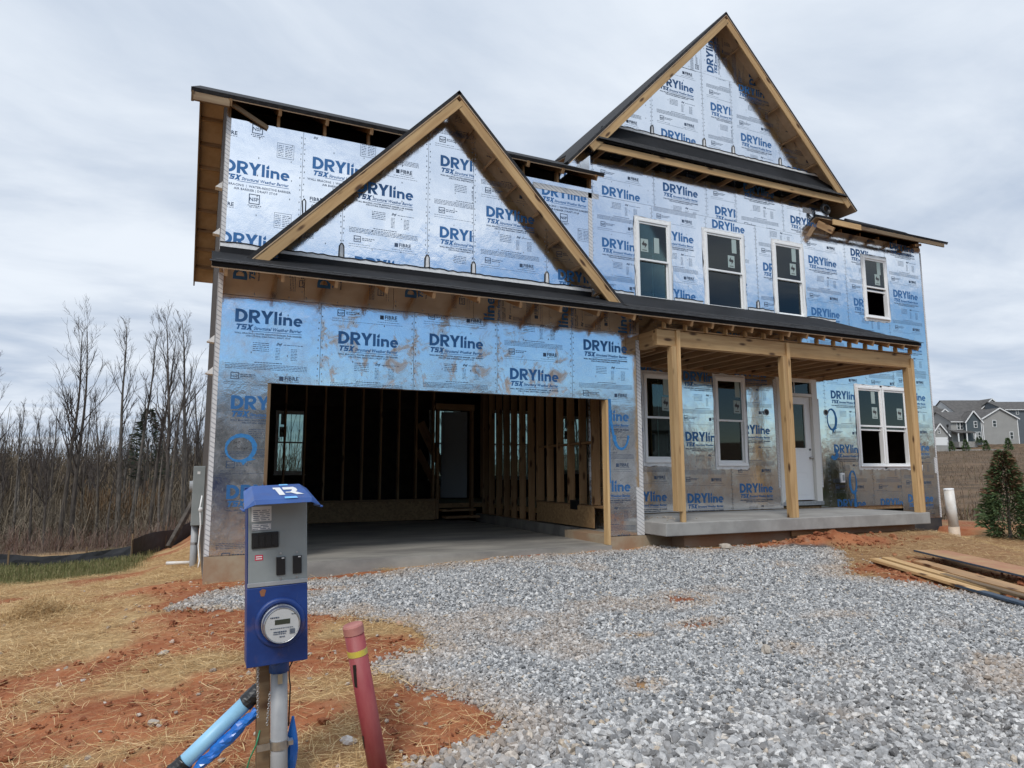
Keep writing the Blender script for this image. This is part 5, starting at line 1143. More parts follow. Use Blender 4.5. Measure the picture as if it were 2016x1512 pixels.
lid_poly('letter', [(-.010, .22), (.016, .22), (.010, .76), (-.024, .76), (-.024, .64), (-.016, .64)], M['label'])
lid_poly('letter', [(.024, .42), (.046, .42), (.058, .52), (.058, .58), (.020, .58), (.020, .76), (.072, .76), (.082, .66), (.082, .50), (.070, .42), (.100, .22), (.068, .22), (.046, .36), (.024, .36)], M['label'])
lid_poly('masking_tape', [(.005, -.02), (.062, -.02), (.060, .10), (.007, .10)], M['masking']); lid_poly('masking_tape', [(.012, .90), (.055, .90), (.054, .99), (.014, .99)], M['masking'])
def lab(name, x0, x1, z0, z1, mat, h=0.001): return pb(name, MB().box(x0, x1, y0 - .002 - h, y0 - .0015, z0, z1), mat)
l1 = lab('paper_label', -.118, -.028, zb1 - .135, zb1 - .065, M['label']); l2 = lab('paper_label', -.118, -.028, zb1 - .178, zb1 - .145, M['label'])
pr = Print()
for i in range(6): pr.words(-.112, -.036, zb1 - .085 - i * .009, .0028, seed=i)
for i in range(3): pr.words(-.112, -.036, zb1 - .156 - i * .008, .003, seed=i + 9)
pr.frame(-.117, zb1 - .1775, -.029, zb1 - .1455, .0018)
q = link('label_print', pr.mesh('label_print'), None, ped); q.location = (0, y0 - .0036, 0)
br = pb('breaker', MB().box(-.118, .004, y0 - .010, y0, zb1 - .262, zb1 - .188), M['black'], 0.002)
for i in range(4): pb('breaker_switch', MB().box(-.112 + i * .029, -.090 + i * .029, y0 - .014, y0 - .010, zb1 - .252, zb1 - .198), M['black'], 0.001, par=br)
lab('blank_cover', .010, .034, zb1 - .258, zb1 - .188, M['grey_paint'], 0.002)
rl = lab('warning_label', -.102, -.066, zb1 - .318, zb1 - .293, M['red_label']); pr = Print(); pr.words(-.098, -.070, zb1 - .303, .005, seed=1); pr.words(-.098, -.070, zb1 - .313, .005, seed=2)
q = link('label_print', pr.mesh('label_print'), None, ped); q.location = (0, y0 - .0036, 0); q.data.materials.clear(); q.data.materials.append(M['label']); q.data.polygons.foreach_set('material_index', [0] * len(q.data.polygons))
for ox in (-.006, .070):
    oo = pb('outlet', MB().box(ox, ox + .041, y0 - .010, y0, zb1 - .395, zb1 - .310), M['black'], 0.002)
    pb('outlet_tag', MB().box(ox + .024, ox + .036, y0 - .0115, y0 - .0102, zb1 - .318, zb1 - .313), M['label'], par=oo)
    for zz in (zb1 - .293, zb1 - .412): pb('screw', MB().poly_y(disc(ox + .02, zz, .005, 0, 0, 10), y0 - .005, y0), M['galv'])
pb('rust_patch', MB().poly_y([(-.075, zs_ - .05), (-.06, zs_ - .05), (-.052, zs_ - .022), (-.068, zs_ - .016), (-.082, zs_ - .026)], y0 - .0095, y0 - .008), pm('rust', (0.24, 0.10, 0.05), rough=0.9))
ch = MB()
for i in range(22):
    a = (-0.085, y0 + .02, zb0 - .01 - i * 0.0105); ring_ = [(a[0] + (.005 * math.cos(t_) if i % 2 else 0), a[1] + (0 if i % 2 else .005 * math.cos(t_)), a[2] + .008 * math.sin(t_)) for t_ in np.linspace(0, 6.28, 9)]
    ch.tube(ring_, 0.0014, 4, caps=False)
for i in range(14):
    a = (-0.030 - .001 * i, y0 + .03, zb0 - .14 - i * 0.0105); ring_ = [(a[0] + (.005 * math.cos(t_) if i % 2 else 0), a[1] + (0 if i % 2 else .005 * math.cos(t_)), a[2] + .008 * math.sin(t_)) for t_ in np.linspace(0, 6.28, 9)]
    ch.tube(ring_, 0.0014, 4, caps=False)
pb('chain', ch, M['galv'])
pb('black_cable', MB().tube([(0.09, .05, zb0 + .01), (0.085, .06, zb0 - .03), (0.070, .085, zb0 - .07), (0.072, .095, zb0 - .12), (0.078, .10, zb0 - .16), (.07, .11, zb0 - .35)], 0.0035, 6), M['black'], smooth=True)
pb('seal_tag', MB().box(.010, .032, y0 + .075, y0 + .077, zb0 - .12, zb0 - .075), pm('brass_tag', (0.35, 0.28, 0.18), rough=0.5))
# blue plastic pipe leaning on the post, wrapped with black tape and blue sheeting
p_a, p_b = Vector((0.214, -5.000, -0.105)), Vector((-0.240, -4.990, -0.512)); dv = (p_b - p_a)
bp = empty('blue_pipe', tuple(p_b)); tag(bp, 'light blue plastic pipe leaning on the pedestal post, bound with black tape', 'pipe')
def loc(v): return tuple(Vector(v) - p_b)
MB().tube([loc(p_a), loc(p_b + dv * .15)], 0.036, 18).build('pipe', M['pvc_blue'], bp, smooth=True)
def rough_tube(f0, f1, r, n, k, seed, jag):
    m = MB(); rr = random.Random(seed); pts = [p_a + dv * (f0 + (f1 - f0) * i / n) for i in range(n + 1)]; m.tube([loc(p_) for p_ in pts], r, k)
    m.v = [tuple(Vector(v) + Vector((rr.uniform(-jag, jag), rr.uniform(-jag, jag), rr.uniform(-jag, jag)))) for v in m.v]; return m
rough_tube(0.0, 0.15, 0.040, 8, 14, 1, 0.0022).build('black_tape', M['black'], bp); rough_tube(0.70, 0.82, 0.041, 8, 14, 2, 0.003).build('black_tape', M['black'], bp)
dn = Vector((0.03, -0.03, -0.05)); m = MB(); rr = random.Random(5); n_ = 22
pts = [p_a + dv * (0.10 + 0.72 * i / n_) + dn * (1.0 + 0.05 * math.sin(i * 1.1)) for i in range(n_ + 1)]; m.tube([loc(p_) for p_ in pts], [0.012 + 0.017 * math.sin(math.pi * min(1, (i + 2) / n_)) for i in range(n_ + 1)], 12)
m.v = [tuple(Vector(v) + Vector((rr.uniform(-.005, .005), rr.uniform(-.005, .005), rr.uniform(-.005, .005)))) for v in m.v]; m.build('plastic_wrap', M['bag'], bp)
m = MB(); n_ = 12; base = Vector((0.372, -5.02, -0.55)); m.tube([(0, 0, .30 - .30 * i / n_) for i in range(n_ + 1)], [0.004 + 0.026 * math.sin(math.pi * (i + .6) / (n_ + 1.6)) ** 1.3 for i in range(n_ + 1)], 14)
m.v = [(a * (1 + rr.uniform(-.12, .12)), b * (1 + rr.uniform(-.12, .12)), c_) for a, b, c_ in m.v]
o = m.build('plastic_bag', M['bag'], None); o.location = base; tag(o, 'crumpled blue plastic bag hanging behind the grey conduit of the pedestal', 'bag')
o = MB().tube([(0.215, -5.06, -0.28), (0.20, -5.07, -0.34), (0.175, -5.06, -0.40), (0.162, -5.05, -0.46), (0.165, -5.05, -0.56)], 0.0035, 6).build('green_wire', M['green_wire'], None, smooth=True); tag(o, 'thin green wire curling down beside the pedestal post', 'wire')
# red marker post
rt, rb = Vector((0.632, -5.134, 0.19)), Vector((0.812, -5.106, -0.66)); rp = empty('marker_post', tuple(rb)); tag(rp, 'leaning red marker post with pink cap and yellow band', 'post')
ax = (rt - rb); L_ = ax.length; rp.rotation_euler = ax.to_track_quat('Z', 'Y').to_euler()
MB().tube([(0, 0, 0), (0, 0, L_ - .045)], 0.049, 24).build('pipe', M['red_post'], rp, smooth=True)
MB().tube([(0, 0, L_ - .046), (0, 0, L_ - .008), (0, 0, L_)], [0.0515, 0.0515, 0.047], 24).build('cap', M['red_cap'], rp, smooth=False)
MB().tube([(0, 0, L_ - .155), (0, 0, L_ - .125)], 0.0502, 24).build('yellow_band', M['yellow'], rp)
for zz, a0, ln in ((L_ - .30, -1.15, .11), (L_ - .62, -1.75, .07)):
    m = MB(); m.add([(0.0512 * math.cos(a0 + .05 * j + t_), 0.0512 * math.sin(a0 + .05 * j + t_), zz + ln * j / 6 + random.uniform(-.004, .004)) for j in range(7) for t_ in (-.18, .18)], [(2 * j, 2 * j + 1, 2 * j + 3, 2 * j + 2) for j in range(6)]); m.build('black_tape', M['black'], rp)
# ---- electrical cabinet on the side wall, its conduit, a white drain pipe
ub = empty('electrical_cabinet', (-0.09, 2.6, 0.0)); tag(ub, 'tall grey electrical cabinet fixed to the side wall by the corner', 'electrical box')
MB().box(-0.075, 0.088, -0.10, 0.20, 0.18, 1.05).build('cabinet', M['grey_paint'], ub, bevel=0.006); MB().tube([(-0.075, 0.05, .75), (-0.12, 0.05, .75)], 0.08, 16).build('meter_dome', M['pvc_grey'], ub)
MB().box(-0.02, 0.02, -0.103, -0.10, .93, .97).build('tag', M['label'], ub)
o = MB().tube([(-0.10, 2.62, 0.18), (-0.10, 2.62, -0.75)], 0.052, 14).build('conduit_pipe', M['pvc_grey'], None, smooth=True); tag(o, 'grey vertical conduit pipe below the electrical cabinet', 'pipe')
for zz in (-.1, -.45): MB().tube([(-0.10, 2.62, zz), (-0.10, 2.62, zz + .03)], 0.056, 14).build('pipe_strap', M['galv'], o)
o = MB().tube([(-0.03, 2.35, 0.62), (-0.05, 2.33, 0.45), (-0.03, 2.30, 0.2), (-0.045, 2.3, -0.1), (-0.02, 2.25, -0.3), (-0.05, 2.2, -0.52)], 0.011, 7).build('hanging_cable', M['white'], None, smooth=True); tag(o, 'white cable hanging loose beside the electrical cabinet', 'cable')
MB().box(-0.03, 0.03, -0.03, 0.03, -0.03, 0.03).build('cable_knot', M['white_tape'], o, bevel=0.02).location = (-0.04, 2.32, 0.42)
o = MB().tube([(-0.47, 3.30, -0.435), (-0.13, 3.12, -0.42)], 0.026, 12).build('drain_pipe', M['pvc_white'], None, smooth=True); tag(o, 'short white plastic pipe lying level by the conduit at the house corner', 'pipe')
# ---- white vent pipe standing right of the porch
wp = empty('standpipe', (13.05, -0.24, g1(13.05, -.24))); tag(wp, 'white plastic standpipe leaning at the right corner of the house', 'pipe'); zt_ = 0.60 - wp.location.z
MB().tube([(0.01, 0, 0.16), (-0.09, -.02, zt_)], 0.086, 18).build('pipe', M['pvc_white'], wp, smooth=True); MB().tube([(-0.09, -.02, zt_ - .001), (-0.0915, -.02, zt_ + .012)], [0.091, 0.086], 18).build('cap', M['white'], wp)
MB().tube([(0.03, 0, -0.3), (0.005, 0, 0.22)], 0.094, 18).build('coupling', pm('clay_smeared_pvc', (0.55, 0.42, 0.30), (0.62, 0.52, 0.42), scale=6, rough=0.6), wp, smooth=True)
# ---- lumber dumped by the drive
lum = [((8.55, -1.98), (8.02, -3.75), 0.00, 0.14, 0.038, 'pine', 'long pale pine board at the left edge of the lumber pile'), ((8.72, -2.05), (8.16, -3.9), 0.012, 0.14, 0.038, 'pine', 'pale pine board second from the left in the lumber pile'),
       ((9.05, -2.3), (8.35, -4.6), 0.00, 0.19, 0.038, 'stud', 'darker board under the plywood sheet in the lumber pile'), ((8.72, -2.9), (8.05, -4.9), 0.0, 0.14, 0.05, 'stud', 'brown board under the front edge of the plywood sheet'),
       ((8.25, -2.95), (7.62, -4.9), 0.00, 0.10, 0.03, 'dark', 'dark blue-edged strip lying nearest the gravel'), ((8.40, -3.05), (7.80, -4.95), 0.03, 0.09, 0.035, 'oldwood', 'weathered strip beside the dark blue-edged strip')]
M['blue_edge'] = pm('blue_edge_paint', (0.035, 0.055, 0.085), (0.05, 0.075, 0.11), scale=9, rough=0.6)
for (a, b, h, w_, t_, mt, lb) in lum:
    za, zb_ = g1(*a) + .03 + h + t_ / 2, g1(*b) + .03 + h + t_ / 2
    o = board('plank', (a[0], a[1], za), (b[0], b[1], zb_), w_, t_, M['blue_edge'] if mt == 'dark' else M[mt], None); tag(o, lb, 'plank', 'planks of the lumber pile beside the drive')
pp = [(9.42, -1.95), (8.62, -4.9), (9.18, -5.05), (9.95, -2.1)]
zz = [g1(*q) + 0.13 for q in pp]; m = MB().slab([(q[0], q[1], z_ + (0.03 if i in (1, 2) else 0)) for i, (q, z_) in enumerate(zip(pp, zz))], 0.019)
o = m.build('plywood_sheet', pm('wet_plywood', (0.42, 0.27, 0.13), (0.36, 0.17, 0.09), scale=2.5, rough=0.75, bmp=0.1, bdist=.004), None); tag(o, 'plywood sheet with blue painted edge lying on the lumber pile', 'plywood')
board('painted_edge', (9.415, -1.97, zz[0] - .012), (8.61, -4.88, zz[1] + .018), 0.006, 0.026, M['blue_edge'], o)
# ---- single larger stones
def rock(name, loc_, s, label, mat, seed, grp=None):
    bm = bmesh.new(); bmesh.ops.create_icosphere(bm, subdivisions=2, radius=0.5)
    for v in bm.verts: v.co *= 0.72 + 0.55 * mnoise.noise(v.co * 2.1 + Vector((seed * 3.3, seed, 0)))  + 0.15
    for v in bm.verts: v.co = Vector((v.co.x * s[0], v.co.y * s[1], v.co.z * s[2]))
    me = bpy.data.meshes.new(name); bm.to_mesh(me); bm.free(); o = link(name, me, mat, None); o.location = (loc_[0], loc_[1], g1(*loc_) + s[2] * .3); o.rotation_euler = (0, 0, seed); tag(o, label, 'stone', grp); return o
M['rock'] = pm('tan_rock', (0.42, 0.37, 0.31), (0.33, 0.28, 0.23), scale=14, rough=0.9, bmp=0.3, bdist=.006); M['clod'] = pm('clay_clod', (0.27, 0.115, 0.06), (0.33, 0.17, 0.10), scale=8, rough=0.95, bmp=0.4, bdist=.01)
rock('stone', (4.13, -4.38), (.12, .09, .10), 'tan stone standing alone on the gravel right of centre', M['rock'], 1)
rock('stone', (7.05, -0.72), (.22, .15, .13), 'pale stone at the foot of the porch foundation', M['rock'], 2)
rock('stone', (0.72, -4.72), (.10, .06, .05), 'white-rimmed stone beside the red marker post', pm('white_rock', (0.60, 0.55, 0.50), rough=.9), 3)
rock('stone', (-0.28, -2.70), (.13, .06, .04), 'flat tan stone lying on the straw left of the pedestal', M['rock'], 4)
rock('stone', (-0.28, -4.05), (.10, .07, .04), 'flat pale stone on the red clay left of the blue pipe', M['rock'], 5)
for i, (a, b, s) in enumerate(((8.55, -0.78, .26), (8.95, -0.86, .20), (9.35, -0.80, .22), (8.2, -0.7, .16), (9.7, -.75, .15))):
    rock('clay_clod', (a, b), (s, s * .7, s * .55), ['largest red clay clod by the porch slab', 'red clay clod in front of the mound by the porch', 'red clay clod at the right of the porch mound', 'small red clay clod left of the porch mound', 'small red clay clod at the right end of the porch mound'][i], M['clod'], 6 + i, 'red clay clods along the porch')
# little gravel heap on the porch slab
for i in range(26):
    a, b = 6.55 + random.gauss(.15, .22), 0.35 + random.gauss(0, .25)
    o = rock('stone', (a, b), (.035, .03, .02), 'loose grey stone lying on the porch slab behind the left post', M['rock'], i, 'loose stones on the porch slab'); o.location.z = PORCH_Z + .008
# ---- roofing on the right-hand roof
o = MB().slab([(12.98, 1.32, main_z(1.32) + .085), (15.05, 1.32, main_z(1.32) + .085), (15.05, 1.62, main_z(1.62) + .16), (12.98, 1.62, main_z(1.62) + .19)], 0.05).build('roofing_roll', M['membrane'], None, bevel=0.02); tag(o, 'black bundle of roofing felt lying on the lower right roof edge', 'roofing felt')
m = MB()
for k in range(3): m.tube([(11.96 + .10 * math.cos(t_), 1.24 + .03 * k, 6.56 + .10 * math.sin(t_) + .02 * k) for t_ in np.linspace(0, 6.28, 16)], .014, 6)
o = m.build('hose_coil', M['black'], None); tag(o, 'small black coil hanging where the big gable meets the lower roof', 'coil')
# ---- silt fence
def fence(pts, label, hgt=0.42):
    f_ = empty('silt_fence', (pts[0][0], pts[0][1], g1(*pts[0]))); tag(f_, label, 'silt fence', 'black silt fences along the left edge of the lot')
    P = []
    for (a, b), (c_, d) in zip(pts[:-1], pts[1:]):
        n_ = max(3, int(math.hypot(c_ - a, d - b) / .18)); P += [(a + (c_ - a) * i / n_, b + (d - b) * i / n_) for i in range(n_)]
    P.append(pts[-1]); m = MB(); n_ = len(P); bx, by, bz = f_.location
    for i, (a, b) in enumerate(P):
        gzz = g1(a, b) - .03; hh = hgt * (0.92 + 0.10 * math.sin(i * .33) + random.uniform(-.02, .02)); wob = .04 * math.sin(i * .8)
        for k in range(4): m.v.append((a - bx + wob * k / 3, b - by + random.uniform(-.012, .012) + wob, gzz + hh * k / 3 - bz))
    for i in range(n_ - 1):
        for k in range(3): m.f.append((i * 4 + k, (i + 1) * 4 + k, (i + 1) * 4 + k + 1, i * 4 + k + 1))
    o = m.build('fabric', M['fabric'], f_); md = o.modifiers.new('solid', 'SOLIDIFY'); md.thickness = .004
    for i in range(0, n_, 9):
        a, b = P[i]; board('stake', (a - bx, b - by + .03, g1(a, b) - .2 - bz), (a - bx, b - by + .03, g1(a, b) + hgt + .05 - bz), .035, .035, M['oldwood'], f_)
fence([(-8.5, 11.6), (-5.0, 10.4), (-2.6, 9.4), (-1.35, 8.7)], 'long black silt fence below the bare wood', 0.33)
fence([(-1.32, 8.55), (-0.85, 9.8), (-0.35, 11.2), (0.6, 13.0)], 'short black silt fence running back beside the house corner', 0.50)
o = board('fallen_log', (-0.62, 9.2, -0.75), (-0.06, 9.9, 0.45), .10, .10, M['bark'], None); tag(o, 'dark slanting timber prop standing behind the electrical cabinet', 'timber')

# ================================================================== wood on the left
def grow(seed, H, spread, pale=False, low=0.35, dens=1.0):
    rr = random.Random(seed); trunk = MB(); crown = MB()
    def limb(m, p0, d, L, r0, n, wob, k, taper=0.35, lift=0.06):
        pts = [Vector(p0)]; d = Vector(d).normalized()
        for i in range(n):
            d = (d + Vector((rr.uniform(-wob, wob), rr.uniform(-wob, wob), rr.uniform(-wob, wob) + lift))).normalized(); pts.append(pts[-1] + d * (L / n))
        m.tube(pts, [r0 * (1 - (1 - taper) * i / n) for i in range(n + 1)], k, caps=False); return pts
    r0 = H * 0.0105
    tp = limb(trunk, (0, 0, -0.3), (rr.uniform(-.06, .06), rr.uniform(-.06, .06), 1), H * 0.92, r0, 10, 0.05, 7, 0.12, 0.02)
    nb = int(15 * dens)
    for i in range(nb):
        f_ = low + (1 - low) * (i + rr.random()) / nb; idx_ = min(9.999, f_ * 10); a = tp[int(idx_)].lerp(tp[int(idx_) + 1], idx_ % 1)
        az = rr.uniform(0, 6.283); el = rr.uniform(1.1, 2.2) if f_ < .6 else rr.uniform(1.6, 3.2)
        L = H * spread * (1.15 - f_ * 0.75) * rr.uniform(.7, 1.2); rb_ = max(.007, r0 * (1.02 - f_) * .55)
        bp_ = limb(crown, a, (math.cos(az), math.sin(az), el), L, rb_, 6, 0.12, 4, .25)
        for j in range(int(rr.randint(5, 8) * dens)):
            t_ = rr.uniform(.2, 1) * 5.99; b = bp_[int(t_)].lerp(bp_[int(t_) + 1], t_ % 1); base_d = (bp_[min(6, int(t_) + 1)] - bp_[int(t_)]).normalized()
            d2 = (base_d + Vector((rr.uniform(-.8, .8), rr.uniform(-.8, .8), rr.uniform(-.1, .7)))).normalized()
            L2 = L * rr.uniform(.22, .45); p2 = limb(crown, b, d2, L2, max(.005, rb_ * .42), 4, .16, 3, .35)
            for q in range(rr.randint(3, 5)):
                t3 = rr.uniform(.25, 1) * 3.99; c_ = p2[int(t3)].lerp(p2[int(t3) + 1], t3 % 1); d3 = (d2 + Vector((rr.uniform(-.9, .9), rr.uniform(-.9, .9), rr.uniform(-.2, .8)))).normalized()
                limb(crown, c_, d3, L2 * rr.uniform(.35, .7), .0045, 2, .2, 3, .5)
    return trunk.mesh('trunk', True), crown.mesh('crown')
protos = [grow(11, 10, .27, low=.4), grow(12, 10, .20, low=.5), grow(13, 10, .31, low=.36), grow(14, 10, .18, low=.52), grow(15, 10, .24, low=.34, dens=1.2)]
for i, (a, b) in enumerate(protos): a.materials.append(M['bark_pale'] if i in (1, 3) else M['bark']); b.materials.append(M['twig'])
def tree(pi, x, y, H, rz, label, group='bare trees of the wood on the left', lean=(0, 0)):
    t_ = empty('bare_tree', (x, y, g1(x, y))); t_.rotation_euler = (lean[0], lean[1], rz); s = H / 10.0; t_.scale = (s, s, s); tag(t_, label, 'tree', group)
    for nm, me in zip(('trunk', 'crown'), protos[pi]): o = bpy.data.objects.new(nm, me); COL.objects.link(o); o.parent = t_
    return t_
def at_px(px, y):      # x where the view direction of image column px (2016 wide) crosses depth y
    t_ = (px - 1008) / 1339.25; a = math.atan(t_); az = 0.4318 + a; return CAM.x + (y - CAM.y) * math.tan(az)
front = [(133, 26, 10.5, 0, 'tall bare twin-topped tree rising well left of the house'), (160, 27, 10.9, 2, 'tall bare tree just right of the twin-topped one'), (245, 27, 11.5, 1, 'tall slender pale-trunked tree midway between the house and left edge'),
         (268, 29, 11.7, 3, 'straight pale-trunked tree close right of the slender midway tree'), (305, 28, 10.9, 0, 'tall bare tree with wide twigs third from the house'), (335, 27, 11.8, 4, 'tallest bare tree second from the house corner'),
         (372, 28, 12.0, 1, 'tall bare tree partly hidden by the house corner'), (75, 25, 6.1, 2, 'lower spreading bare tree near the left edge'), (6, 26, 8.6, 3, 'bare tree cut by the left edge of the picture'), (205, 30, 8.0, 4, 'middling bare tree between the twin-topped and midway trees'),
         (108, 24, 5.6, 4, 'small bare sapling in front of the twin-topped tree'), (325, 23, 6.0, 3, 'leaning bare sapling near the house corner'), (225, 24, 4.9, 0, 'short forked sapling left of the midway tree'), (45, 30, 7.5, 1, 'thin bare tree behind the lower spreading tree')]
for i, (px_, y_, H_, pi, lb) in enumerate(front): tree(pi, at_px(px_, y_), y_, H_, i * 1.7, lb)
k = 0
for i in range(44):
    px_ = random.uniform(-40, 420); y_ = random.uniform(38, 74); tree(random.randrange(5), at_px(px_, y_), y_, random.uniform(7.5, 11.0) * (0.9 + (y_ - 34) / 130), random.uniform(0, 6), 'one of the thin bare trees standing deep in the wood', 'thin bare trees deep in the wood')
for i in range(26):
    x_ = random.uniform(-2, 30); y_ = random.uniform(24, 44); tree(random.randrange(5), x_, y_, random.uniform(8, 12), random.uniform(0, 6), 'one of the bare trees behind the house, seen through its windows', 'bare trees behind the house')
# brushwood mass between the trunks
def brush(name, label, n, ya, yb, pxa, pxb, la, lb, ramp, tilt, wid):
    px_ = rng.uniform(pxa, pxb, n); y_ = ya + (yb - ya) * rng.uniform(0, 1, n) ** 0.8; az = 0.4318 + np.arctan((px_ - 1008) / 1339.25); x_ = CAM.x + (y_ - CAM.y) * np.tan(az)
    L = rng.uniform(la, lb, n) * (0.45 + 1.15 * fbm(x_ * 0.16 + 3, y_ * 0.10, 3, 44)); m = inst_mat(name, ramp, .95)
    o = gn_scatter(name, np.stack([x_, y_, gz(x_, y_) + L * rng.uniform(.25, .75, n)], -1), np.stack([L, np.full(n, 1.0) * rng.uniform(.5, 1.3, n), L], -1), np.stack([np.zeros(n), rng.normal(-1.57, tilt, n), rng.uniform(0, 6.28, n)], -1), blade_builder(.35, wid), m)
    return tag(o, label, 'brushwood', kind='stuff')
brush('brushwood', 'grey-brown brushwood and saplings filling the wood', 15000, 24, 75, -90, 440, 0.6, 3.4, [(0, (.062, .050, .036)), (.5, (.115, .092, .066)), (.85, (.18, .148, .108)), (1, (.23, .185, .13))], .85, .018)
brush('far_brushwood', 'far brown mass of twigs closing off the wood', 34000, 62, 130, -90, 440, 1.5, 8.0, [(0, (.075, .060, .042)), (.5, (.125, .097, .066)), (1, (.175, .13, .085))], 1.0, .045)
brush('red_stems', 'reddish thin stems at the foot of the wood', 1800, 17, 26, -60, 420, .3, 1.0, [(0, (.11, .065, .055)), (.6, (.15, .10, .08)), (1, (.18, .14, .10))], .7, .012)
brush('rust_shrubs', 'rust coloured twiggy shrubs in the middle of the wood', 5200, 38, 46, 170, 330, .5, 2.6, [(0, (.10, .055, .028)), (.6, (.15, .085, .04)), (1, (.18, .12, .06))], .8, .030)
brush('back_brushwood', 'brushwood behind the house seen through its windows', 5000, 22, 45, 440, 1500, 1.0, 4.5, [(0, (.045, .038, .032)), (.6, (.10, .085, .07)), (1, (.16, .13, .10))], .45, .03)

# ================================================================== evergreens
def evergreen_mesh(seed, H, Rb, n, brown=True, leaf=1.0):
    rr = random.Random(seed); m = MB(); mats = []
    for i in range(n):
        f_ = rr.random() ** 0.8; z = H * (0.03 + 0.97 * f_); rad = Rb * min(1.0, 0.55 + f_ * 3) * (1 - f_) ** 0.85 * (0.93 + 0.07 * math.sin(f_ * 23 + seed)) + .015
        a = rr.uniform(0, 6.283); rad *= (0.72 + 0.5 * abs(math.sin(a * 2.5 + f_ * 9 + seed)) * (0.6 + 0.8 * abs(math.sin(f_ * 17 + a)))) ; rr_ = rad * math.sqrt(rr.uniform(.12, 1.0)); p_ = Vector((rr_ * math.cos(a), rr_ * math.sin(a), z))
        out = Vector((math.cos(a), math.sin(a), rr.uniform(-.15, .9))).normalized(); L = leaf * rr.uniform(.05, .17) * H / 1.8; wv = out.cross(Vector((rr.uniform(-1, 1), rr.uniform(-1, 1), rr.uniform(-1, 1)))).normalized() * L * (.13 if leaf == 1 else .3)
        b = len(m.v); dr = Vector((0, 0, -.22 * L)); m.v += [tuple(p_ - wv * .4), tuple(p_ + out * L * .5 - wv), tuple(p_ + out * L + dr), tuple(p_ + out * L * .5 + wv)]
        m.f.append((b, b + 1, b + 2, b + 3)); mats.append(1 if (brown and (f_ > .5 and rr.random() < .5 or rr_ < rad * .45 and rr.random() < .5)) else (2 if rr.random() < .35 else 0))
    me = m.mesh('crown')
    for q in ('ever1', 'ever2', 'ever3'): me.materials.append(M[q])
    me.polygons.foreach_set('material_index', mats); return me
M['ever1'] = pm('evergreen_leaf', (0.045, 0.085, 0.030), (0.075, 0.12, 0.045), scale=3, rough=.75); M['ever2'] = pm('browned_leaf', (0.12, 0.065, 0.035), (0.16, 0.095, 0.05), scale=3, rough=.85); M['ever3'] = pm('evergreen_leaf_light', (0.10, 0.145, 0.055), rough=.75)
ex, ey = 14.25, -0.55
ev = empty('evergreen_shrub', (ex, ey, g1(ex, ey) - .05)); tag(ev, 'young evergreen with browned top at the right edge beyond the house', 'evergreen')
link('crown', evergreen_mesh(3, 1.72, .50, 6500), None, ev); MB().tube([(0, 0, -.1), (0.02, 0, .8), (0, 0, 1.4)], [.035, .02, .006], 6).build('trunk', M['bark'], ev)
small = evergreen_mesh(5, 2.6, .85, 900, False, 1.6); pine = evergreen_mesh(9, 5, 1.7, 1500, False)
M['pine_leaf'] = pm('pine_needles', (0.020, 0.030, 0.016), (0.032, 0.042, 0.022), scale=2, rough=.85)
pine.materials.clear(); pine.materials.append(M['pine_leaf']); pine.polygons.foreach_set('material_index', [0] * len(pine.polygons))
pt = empty('pine_tree', (at_px(292, 44), 44, g1(at_px(292, 44), 44))); tag(pt, 'dark round-topped pine among the bare trees', 'tree'); o = link('crown', pine, None, pt); o.location = (0, 0, 4.0); MB().tube([(0, 0, -.3), (.05, 0, 7)], [.16, .05], 7).build('trunk', M['bark'], pt)

